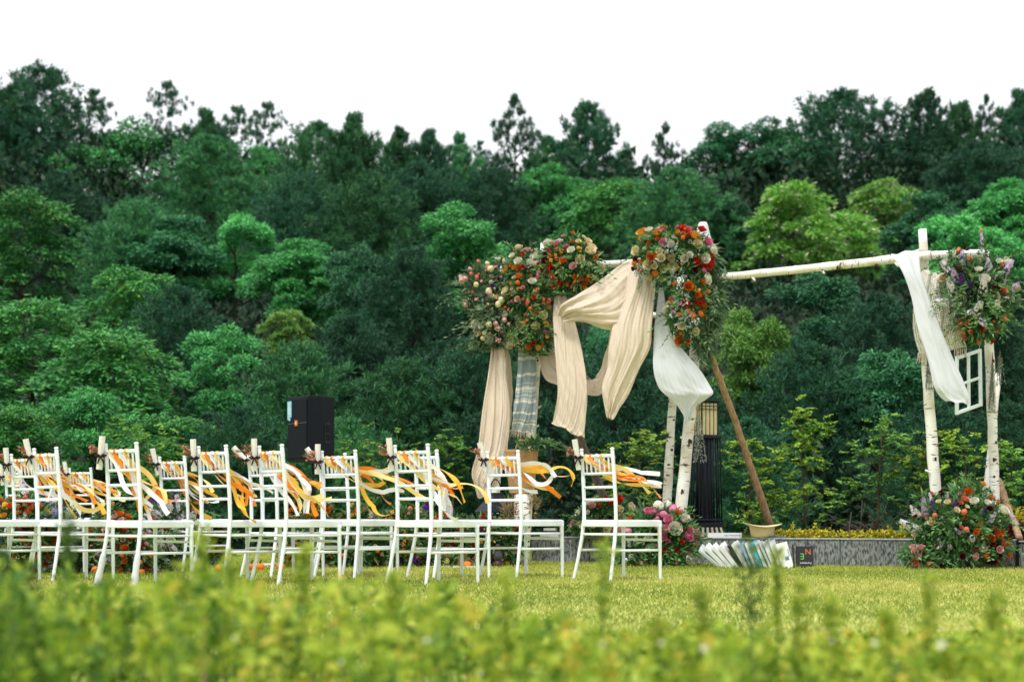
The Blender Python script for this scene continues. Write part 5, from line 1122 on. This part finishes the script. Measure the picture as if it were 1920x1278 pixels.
for row in [
    (1352, 52, .24, .020, 'cover_grey', 'grey book leaning lowest at the left end of the row', 25),
    (1361, 46, .245, .028, 'cover_white', 'white book leaning far over, second from the left of the row', 22),
    (1371, 42, .24, .026, 'cover_white', 'thick white book leaning third from the left of the row', 20),
    (1381, 38, .235, .030, 'cover_white', 'white book leaning fourth from the left of the row', 24),
    (1392, 33, .23, .016, 'cover_black', 'thin black backed book leaning fifth from the left', 18),
    (1399, 30, .235, .026, 'cover_white', 'white book leaning just right of the thin black one', 24),
    (1408, 22, .225, .018, 'cover_blue', 'pale blue book leaning near the middle of the row', 18),
    (1415, 20, .225, .020, 'cover_white', 'white book between the pale blue and the teal books', 14),
    (1427, 22, .23, .024, 'cover_teal', 'teal book leaning in the middle of the row', 30),
    (1436, 23, .235, .022, 'cover_white', 'white book just right of the teal one', 20),
    (1445, 24, .235, .018, 'cover_grey', 'pale grey book leaning right of the middle', 18),
    (1453, 23, .24, .028, 'cover_white', 'thick white book leaning left of the one with a printed square', 24),
    (1462, 20, .24, .022, 'cover_white', 'white book leaning directly against the printed one', 20),
]:
    x, ln, h, t, cv, lab, yw = row; book(x, 1066, BK, h, t, .15, -ln, -yw, cv, lab)
def faced(x0, x1, Y, h, t, cover, label, lean=0, roll=0):
    """book standing with its front cover to the viewer, tilted back on the wall"""
    w = (x1 - x0) / F * Y; p = P((x0 + x1) / 2, HY, Y); p.z = .004
    b = thing('book', p, label, 'book', 'books set along the stone wall')
    b.rotation_euler = (math.radians(-lean), math.radians(roll), math.radians(4))
    mb = MB(); mb.box((0, 0, h / 2), (w, .003, h)); mb.box((0, t, h / 2), (w, .003, h)); mb.box((-w / 2 + .0015, t / 2, h / 2), (.003, t - .0032, h)); link('cover', mb.mesh('cover', cover), b)
    mb = MB(); mb.box((.001, t / 2, h / 2), (w - .010, t - .0036, h - .008)); link('pages', mb.mesh('pages', 'pages'), b); return b, w
b, w = faced(1467, 1489, 14.52, .225, .02, 'cover_white', 'white book with a small dark printed square facing forward', 8, -14)
mb = MB(); mb.box((.012, -.0022, .085), (.034, .001, .034)); link('printed_square', mb.mesh('printed_square', 'ink_blue'), b)
lettering('DESIGN', .020, 'ink_blue', b, Matrix.Translation((.038, -.0022, .13)) @ FACE @ Matrix.Rotation(math.radians(-90), 4, 'Z'))
book(1489, 1066, 14.52, .20, .012, .14, -3, -8, 'cover_black', 'thin black book edge on beside the lettered black one')
b, w = faced(1494, 1526, 14.5, .188, .022, 'cover_black', 'black book with orange and green capital letters, standing upside down', 6)
U = Matrix.Rotation(math.pi, 4, 'Z')
lettering('N', .068, 'ink_orange', b, Matrix.Translation((.026, -.0022, .138)) @ FACE)
lettering('E', .074, 'ink_green', b, Matrix.Translation((-.024, -.0022, .105)) @ FACE @ U)
lettering('Furniture', .026, 'ink_white', b, Matrix.Translation((.004, -.0022, .045)) @ FACE @ U)
def flat(x0, x1, Y, z, t, cover, label, d=.18, yaw=0, text=None, ink='ink_blue', group='books lying flat'):
    w = (x1 - x0) / F * Y; p = P((x0 + x1) / 2, HY, Y); p.z = z; b = thing('book', p, label, 'book', group); b.rotation_euler = (0, 0, math.radians(yaw))
    mb = MB(); mb.box((0, 0, .0015), (w, d, .003)); mb.box((0, 0, t - .0015), (w, d, .003)); mb.box((0, -d / 2 + .0015, t / 2), (w, .003, t - .0064)); link('cover', mb.mesh('cover', cover), b)
    mb = MB(); mb.box((0, .002, t / 2), (w - .010, d - .008, t - .0068)); link('pages', mb.mesh('pages', 'pages'), b)
    if text: lettering(text, t * .5, ink, b, Matrix.Translation((w * .22, -d / 2 - .0008, t / 2)) @ FACE @ U)
    return b
def wall_y(px):
    t = (px - CX) / F; u = (t * WA.y - WA.x) / (wd.x - t * wd.y); return WA.y + wd.y * u
WT = WH + .0155
flat(1328, 1391, wall_y(1360) + .10, WT, .042, 'cover_white', 'thick white book lying flat on the stone wall left of the hat', text='PERSONALITIES', yaw=-8, d=.15)
flat(1441, 1473, wall_y(1457) + .09, WT, .016, 'cover_slate', 'thin slate coloured book flat on the wall beside the hat', d=.12, yaw=-8)
flat(1014, 1049, wall_y(1032) + .12, WT, .030, 'cover_white', 'white book at the bottom of the small pile on the wall', d=.13, yaw=-10)
flat(1020, 1052, wall_y(1036) + .12, WT + .0305, .024, 'cover_black', 'dark book in the middle of the small pile on the wall', d=.12, yaw=-4)
flat(1021, 1043, wall_y(1032) + .12, WT + .055, .024, 'cover_white', 'small white book on top of the pile on the wall', d=.11, yaw=-12)
flat(486, 516, 14.9, .004, .028, 'cover_white', 'white book with red print lying on the grass behind the chairs', d=.18, text='design', ink='ink_orange', group='books lying flat')
flat(850, 900, 14.6, .004, .014, 'cover_white', 'thin white booklet on the grass near the hurricane lamp', d=.2)
flat(795, 845, 14.7, .004, .012, 'cover_grey', 'pale booklet on the grass below the red flowers', d=.2)

# ------------------------------------------------------------------ hat, bag, lanterns, pumpkins
Yh = wall_y(1430) + .09; h0 = P(1429, HY, Yh); h0.z = WT + .001; k = Yh / F
hat = thing('felt_hat', h0, 'beige felt hat lying upside down on the stone wall', 'hat')
mb = MB(); mb.lathe([(.002, 0), (18 * k, .001), (20.5 * k, .006), (21.5 * k, .03), (23.5 * k, 17 * k), (24.5 * k, 21.5 * k)], 26, h0); part('crown', mb, 'felt', hat)
mb = MB(); V = []; nb = 40
for r, z in ((24.3 * k, 21 * k), (30 * k, 22.5 * k), (36.5 * k, 23 * k), (36.8 * k, 24.2 * k), (30 * k, 24 * k), (24.0 * k, 22.6 * k)):
    for j in range(nb):
        a = 6.283 * j / nb; lift = (r - 24 * k) * (.28 * math.cos(2 * a) - .10 * math.cos(a)); V.append(h0 + Vector((math.cos(a) * r, math.sin(a) * r * .92, z + lift)))
mb.add(V, [(i * nb + j, i * nb + (j + 1) % nb, (i + 1) * nb + (j + 1) % nb, (i + 1) * nb + j) for i in range(5) for j in range(nb)]); part('brim', mb, 'felt', hat)
mb = MB(); mb.lathe([(24.0 * k, 21 * k), (23.2 * k, 17 * k)], 26, h0 + Vector((0, 0, .001))); part('sweatband', mb, 'kraft', hat)

ped = P(978, HY, 15.35); ped.z = 0; topz = CH + (HY - 926) / F * 15.35
mb = MB(); mb.tube([ped, ped + Vector((.004, 0, topz * .5)), ped + Vector((0, 0, topz))], [.075, .07, .07], 14); lg = solo('log_stand', mb, 'birch_upright', ped, 'upright birch log under the wicker bag', 'log')
mb = MB(); mb.tube([ped + Vector((0, 0, topz - .002)), ped + Vector((0, 0, topz + .003))], .066, 14); part('cut_end', mb, 'log_end', lg)
k = 15.35 / F; b0 = P(978, HY, 15.35); b0.z = topz + .004
bag = thing('wicker_bag', b0, 'brown woven bag standing below the fringed scarf', 'bag')
mb = MB(); prof = [(.004, .0), (20 * k, .0), (23 * k, .012)] + [((23 + 8.5 * f) * k * (1 + (.018 if i % 2 else 0)), .012 + f * 80 * k) for i, f in enumerate([j / 22 for j in range(23)])] + [(30.3 * k, 81 * k), (22 * k, 8 * k), (.004, 7 * k)]
mb.lathe(prof, 30, b0, 1, .62); part('body', mb, 'wicker', bag)
for sy in (-1, 1):
    mb = MB(); pts = [b0 + Vector((math.cos(a) * 11 * k, sy * 17 * k, 76 * k + math.sin(a) * 24 * k)) for a in [math.pi * j / 10 for j in range(11)]]; mb.tube(pts, .008, 8); part('handle', mb, 'wicker', bag)
bouquet('leaf_sprig', 'eucalyptus sprig sticking out of the wicker bag', 'leaves', [(1008, 832, 14, 8, 15.3), (992, 838, 12, 8, 15.3)], [], 70, P(990, 845, 15.3), 260, None, 'leaf_bouquet', .09, .03, -.2, 10)
bouquet('dried_wheat', 'dried straw coloured sprigs left of the wicker bag foot', 'sprigs', [(958, 955, 16, 24, 15.0), (998, 945, 10, 26, 15.1)], [], 420, P(970, 985, 15.05), 261, None, 'straw', .07, .006, -.8, 0)
def house_lantern(px, ytop, ybot, wpx, Y, z0, label):
    k = Y / F; c = P(px, HY, Y); c.z = z0; H = (ybot - ytop) * k; w = wpx * k / 2; t = thing('lantern', c, label, 'lantern'); Rr = Matrix.Rotation(math.radians(30), 3, 'Z')
    mb = MB(); mb.box(c + Vector((0, 0, .012)), (2 * w, 2 * w, .024), Rr, .004); part('base', mb, 'dark_metal', t)
    for a, b in ((-1, -1), (1, -1), (1, 1), (-1, 1)):
        q = c + Rr @ Vector((a * w * .86, b * w * .86, 0)); mb = MB(); mb.box(q + Vector((0, 0, .024 + H * .30)), (.014, .014, H * .60), Rr); part('corner_bar', mb, 'dark_metal', t)
    for i in range(4):
        Rf = Rr @ Matrix.Rotation(i * math.pi / 2, 3, 'Z'); mb = MB(); mb.box(c + Rf @ Vector((0, -w * .86, 0)) + Vector((0, 0, .024 + H * .30)), (2 * w * .80, .003, H * .58), Rf); part('glass_pane', mb, 'glass_dark', t)
    mb = MB(); z1 = .024 + H * .60; V = []
    for z, s in ((z1, 1.15), (z1 + .012, 1.15), (z1 + H * .20, .38), (z1 + H * .24, .38)): V += [c + Rr @ Vector((a * w * s, b * w * s, z)) for a, b in ((-1, -1), (1, -1), (1, 1), (-1, 1))]
    mb.add(V, [(r * 4 + i, r * 4 + (i + 1) % 4, r * 4 + 4 + (i + 1) % 4, r * 4 + 4 + i) for r in range(3) for i in range(4)] + [(3, 2, 1, 0), (12, 13, 14, 15)], False); part('roof', mb, 'dark_metal', t)
    mb = MB(); zt = z1 + H * .23; mb.tube([c + Vector((math.cos(a) * w * .42, 0, zt + math.sin(a) * H * .17)) for a in [math.pi * j / 12 for j in range(13)]], .006, 7); part('carrying_ring', mb, 'dark_metal', t)
house_lantern(929, 886, 1043, 50, 15.2, .004, 'tall dark house lantern left of the wicker bag')
house_lantern(1180, 944, 1015, 34, wall_y(1180) + .12, WT, 'small dark lantern on the wall behind the rightmost chair')
c0 = P(934, HY, 14.7); c0.z = .004; k = 14.7 / F; hl = thing('hurricane_lamp', c0, 'rusty brown hurricane lamp on the grass among burgundy berries', 'lamp')
mb = MB(); mb.lathe([(.002, 0), (11 * k, 0), (12 * k, 3 * k), (12 * k, 9 * k), (7 * k, 12 * k), (6 * k, 14 * k)], 18, c0); part('fuel_tank', mb, 'lantern_rust', hl)
mb = MB(); mb.lathe([(6 * k, 14 * k), (9 * k, 18 * k), (9.4 * k, 22 * k), (7 * k, 28 * k), (5.4 * k, 32 * k)], 18, c0); part('glass_globe', mb, 'glass_dark', hl)
mb = MB(); mb.lathe([(5.6 * k, 32 * k), (8 * k, 34 * k), (6 * k, 37 * k), (6.4 * k, 41 * k), (3 * k, 44 * k), (.002, 45 * k)], 16, c0); part('chimney_cap', mb, 'lantern_rust', hl)
for s in (-1, 1):
    mb = MB(); mb.tube([c0 + Vector((s * 10 * k, 0, 8 * k)), c0 + Vector((s * 12 * k, 0, 20 * k)), c0 + Vector((s * 11 * k, 0, 33 * k)), c0 + Vector((s * 5 * k, 0, 38 * k))], .005, 6); part('side_tube', mb, 'lantern_rust', hl)
def pumpkin(px, py, r, Y, label, seed):
    c = P(px, HY, Y); rr = r * Y / F; c.z = .004; t = thing('pumpkin', c, label, 'pumpkin', 'small orange pumpkins on the grass'); mb = MB(); V = []; n, m = 40, 12
    for i in range(m + 1):
        a = math.pi * i / m
        for j in range(n):
            b = 6.283 * j / n; rib = 1 - .09 * abs(math.cos(b * 5)) ** .5 * math.sin(a); q = rr * math.sin(a) * rib; dip = -.22 * rr * math.exp(-(math.sin(a) * 3) ** 2) * (1 if i > m / 2 else -.6); V.append(c + Vector((q * math.cos(b), q * math.sin(b), rr * .8 - rr * .8 * math.cos(a) + dip)))
    mb.add(V, [(i * n + j, i * n + (j + 1) % n, (i + 1) * n + (j + 1) % n, (i + 1) * n + j) for i in range(m) for j in range(n)]); part('flesh', mb, 'pumpkin', t)
    mb = MB(); s = c + Vector((0, 0, rr * 1.36)); mb.tube([s - Vector((0, 0, .02)), s + Vector((.004, 0, .02)), s + Vector((.016, 0, .035))], [.009, .007, .006], 7); part('stalk', mb, 'stem_green', t)
for i, (x, r, Y, l) in enumerate([(182, 11, 13.0, 'round orange pumpkin beside the small left chair'), (192, 9, 13.4, 'pumpkin just behind the round one by the small left chair'), (264, 8, 12.9, 'small pumpkin behind the wrapped chair foot'), (398, 10, 13.6, 'left pumpkin of the row under the amber flowers'), (414, 11, 13.4, 'middle pumpkin of the row under the amber flowers'), (428, 10, 13.7, 'right pumpkin of the row under the amber flowers'), (471, 9, 13.9, 'single pumpkin left of the white book on the grass'), (487, 10, 13.8, 'pumpkin touching the white book on the grass'), (526, 9, 14.0, 'pumpkin right of the white book on the grass'), (876, 8, 14.7, 'pumpkin by the thin booklet near the hurricane lamp')]):
    pumpkin(x, 1062, r, Y, l, i)
# brown card tents behind the chairs, dark box, woven basket
kt = P(762, 985, 15.4); kt.z = .24
t = thing('photo_tent', kt, 'brown card folder standing open behind the middle chairs', 'folder')
for s in (-1, 1):
    mb = MB(); mb.box(kt + Vector((s * .045, 0, .11)), (.004, .16, .20), Matrix.Rotation(-s * .38, 3, 'Y') @ Matrix.Rotation(.9, 3, 'Z')); part('cover', mb, 'kraft', t)
mb = MB(); mb.box(kt + Vector((0, 0, -.118)), (.26, .2, .236), None, .005); solo('wooden_crate', mb, 'pole_grey', Vector((kt.x, kt.y, .002)), 'grey wooden crate under the brown card folder', 'crate')
bk = P(868, HY, 14.95); bk.z = .004; t = thing('wicker_basket', bk, 'small round wicker basket behind the chairs left of the hurricane lamp', 'basket')
mb = MB(); mb.lathe([(.003, 0), (.05, 0)] + [((.052 + .014 * f) * (1 + (.03 if i % 2 else 0)), f * .15) for i, f in enumerate([j / 14 for j in range(15)])] + [(.060, .151), (.05, .02), (.003, .018)], 24, bk); part('body', mb, 'wicker', t)
mb = MB(); mb.tube([bk + Vector((math.cos(a) * .064, 0, .15 + math.sin(a) * .09)) for a in [math.pi * j / 10 for j in range(11)]], .005, 6); part('handle', mb, 'wicker', t)
lc2 = thing('lace_cloth', P(838, 968, 15.2), 'pale lace cloth with fringe hung behind the third chair from the right', 'cloth')
cpart('lace', lc2, [((826, 905, 15.2), (836, 905, 15.25)), ((824, 940, 15.15), (845, 940, 15.2)), ((826, 962, 15.15), (850, 962, 15.2))], 'lace', 1, .01, 41, nu=20, nv=24)
fringe(lc2, (826, 961, 15.15), (850, 961, 15.2), 12, .05, 42, .003)
mb = MB(); mb.tube([P(831, 890, 15.25), P(832, 1050, 15.25)], .012, 8); pr = part('prop_stick', mb, 'birch_upright', lc2)
# hanging silver sprigs and lichen on the posts
def hanging(x, y0, y1, Y, w, label, seed, n=160):
    global R
    R = np.random.default_rng(seed); a = P(x, y0, Y); t = thing('hanging_sprig', a, label, 'sprig'); geos, rn = [], []; mb = MB()
    for i in range(9):
        e = P(x + R.normal() * w, y1 - abs(R.normal()) * 14, Y + R.normal() * .02); mb.tube([a, a.lerp(e, .5) + Vector((R.normal() * .006, 0, 0)), e], .0016, 4)
        m = n // 4; s = .2 + .8 * R.random((m, 1)); p = np.array(a) * (1 - s) + np.array(e) * s; geos.append(leaf_geo(p, rdir(m) * .5 + np.array([0, 0, -.7]), .022, .007, spread=.3)); rn.append(R.random(m))
    part('stems', mb, 'straw', t, 'stuff'); V, Fc = join_geo(geos); o = link('leaves', np_mesh('leaves', V - np.array(a), Fc, 'leaf_silver', np.concatenate(rn)), t); o['kind'] = 'stuff'
hanging(1308, 755, 868, 15.1, 8, 'silvery dried sprig hanging in front of the garden lamp', 71)
hanging(1875, 655, 722, 14.75, 5, 'silvery sprig dangling from the right flowers', 72, 90)
hanging(1741, 650, 735, 14.8, 4, 'silvery moss strip bound to the right front post', 73, 130)
hanging(1861, 660, 775, 14.9, 4, 'long silvery moss strip bound to the outer right post', 74, 170)

# ------------------------------------------------------------------ foreground plants
R = np.random.default_rng(300); rs = random.Random(300)
def prof(x):
    return np.interp(x, [-200, 0, 120, 250, 380, 520, 700, 820, 1000, 1200, 1400, 1600, 1800, 1920, 2100], [1055, 1062, 1094, 1116, 1082, 1108, 1100, 1128, 1150, 1205, 1185, 1215, 1210, 1185, 1155])
geos, rn, gd, rd = [], [], [], []; mb = MB()
NS = 760
for i in range(NS):
    Y = 2.7 + 2.6 * R.random() ** .8; x = -150 + 2220 * R.random(); yt = prof(x) + abs(R.normal()) * 75 - 14 + 22 * math.sin(x * .021) * math.sin(x * .0083 + 1)
    b = P(x, HY, Y); zt = CH + (HY - yt) / F * Y; b.z = 0; l1 = R.normal() * .035; tip = Vector((b.x + l1, b.y + R.normal() * .03, max(.10, zt)))
    mb.tube([b, b.lerp(tip, .5) + Vector((R.normal() * .01, 0, 0)), tip], [.0022, .0018, .0008], 4)
    m = 34; s = .25 + .75 * R.random((m, 1)) ** .8; p = np.array(b) * (1 - s) + np.array(tip) * s; g_ = leaf_geo(p, rdir(m) * np.array([1, 1, .5]) + np.array([0, 0, .45]), .034 * (.5 + .9 * R.random(m)), .016, spread=.4, fold=.1)
    tone = .12 + .75 * R.random() + .18 * min(1, max(0, (x - 300) / 900)) - (.25 if R.random() < .15 else 0) - .22 * max(0, 1 - max(0, x) / 330)
    geos.append(g_); rn.append(np.clip(tone * .8 + R.normal(size=m) * .18 + .25 * (s[:, 0] - .6), 0, .97))
fg = thing('meadow_plants', (0, 4.0, 0), 'blurred mass of small leaved green plants across the foreground', 'plants'); fg['kind'] = 'stuff'
part('stems', mb, 'stem_green', fg, 'stuff')
V, Fc = join_geo(geos); o = link('leaves', np_mesh('leaves', V - np.array([0, 4.0, 0]), Fc, 'leaf_fore', np.concatenate(rn)), fg); o['kind'] = 'stuff'
# small white wild flowers scattered in them
mb = MB()
for x, y, s in [(1765, 1208, 1.9), (1640, 1205, 1.2), (1320, 1215, 1.5), (1240, 1205, 1.0), (800, 1200, 1.2), (440, 1195, .8), (1130, 1208, .9), (1560, 1200, .8), (640, 1240, .8), (900, 1262, .8)]:
    c = P(x, y, 2.75); r = .0055 * s
    mb.add([c + Vector((math.cos(a) * r * q, -.002 * (q < .5), math.sin(a) * r * q)) for a, q in [(6.283 * j / 10, 1 if j % 2 else .45) for j in range(10)]], [tuple(range(10))], False)
o = link('white_wildflowers', mb.mesh('white_wildflowers', 'petal_white')); tag(o, 'tiny white wild flowers scattered through the foreground plants', 'wild flowers', kind='stuff')
def sprig(px, ytop, Y, w, leaf, label, seed, n=150, stem='stem_green', top=.35):
    global R
    R = np.random.default_rng(seed); b = P(px, HY, Y); b.z = 0; tip = P(px + R.normal() * 6, ytop, Y); t = thing('tall_sprig', b, label, 'plant', 'tall sprigs rising above the foreground plants')
    mb = MB(); mb.tube([b, b.lerp(tip, .5) + Vector((R.normal() * .008, 0, 0)), tip], [.004, .003, .0012], 6); part('stem', mb, stem, t)
    s = top + (1 - top) * R.random((n, 1)) ** .7; p = np.array(b) * (1 - s) + np.array(tip) * s + R.normal(size=(n, 3)) * np.array([w, w, w * .4]) * Y / F * .5
    V, Fc = leaf_geo(p, rdir(n) * np.array([1, 1, .5]) + np.array([0, 0, .7]), .024 * (.5 + .8 * R.random(n)), .011, spread=.3)
    o = link('leaves', np_mesh('leaves', V - np.array(b), Fc, leaf, .3 + .6 * R.random(n)), t); o['kind'] = 'stuff'
FD, FL = 'leaf_fore_dark', 'leaf_fore'
for i, a in enumerate([(18, 1035, 3.6, 10, FD, 'dark blurred sprig at the left edge'), (62, 1060, 3.4, 16, FD, 'second dark sprig from the left edge'), (128, 970, 4.2, 12, FD, 'faint thin sprig before the seat of the near left chair'), (375, 990, 4.0, 16, FL, 'yellowish sprig before the legs of the left chairs'), (345, 1055, 3.6, 22, FL, 'short yellowish sprig beside the taller one on the left'),
                       (430, 1035, 3.8, 14, FL, 'pale sprig between the left and middle chairs'), (560, 1025, 3.9, 15, FL, 'pale green sprig below the loudspeaker'), (735, 1075, 3.6, 12, FL, 'thin sprig before the middle chairs'), (955, 1080, 3.5, 16, FL, 'low sprig below the wicker bag'), (1135, 1020, 4.0, 18, FL, 'soft green sprig before the rightmost chair'),
                       (1410, 1020, 4.1, 34, FD, 'dark green leaf blob standing before the books'), (1460, 1035, 4.2, 8, FL, 'small faint sprig before the right books'), (1240, 1170, 3.4, 14, FL, 'low sprig right of the rightmost chair feet'), (1495, 1095, 3.5, 20, FL, 'yellow tipped sprig below the lettered black book'), (1565, 1120, 3.4, 20, FL, 'soft green sprig on the lawn below the stone wall'),
                       (1665, 1145, 3.3, 16, FL, 'low soft sprig left of the mound of flowers'), (1742, 1085, 3.5, 12, FL, 'slim sprig below the mound of flowers'), (1860, 1110, 3.4, 16, FL, 'soft sprig near the right edge'), (1320, 1110, 3.5, 10, FL, 'slim sprig between the rightmost chair and the books')]):
    sprig(*a, seed=400 + i)
sprig(388, 1130, 2.8, 6, FL, 'pinkish brown stalk rising from the lower left foreground', 440, 30, 'stem_pink', .6)
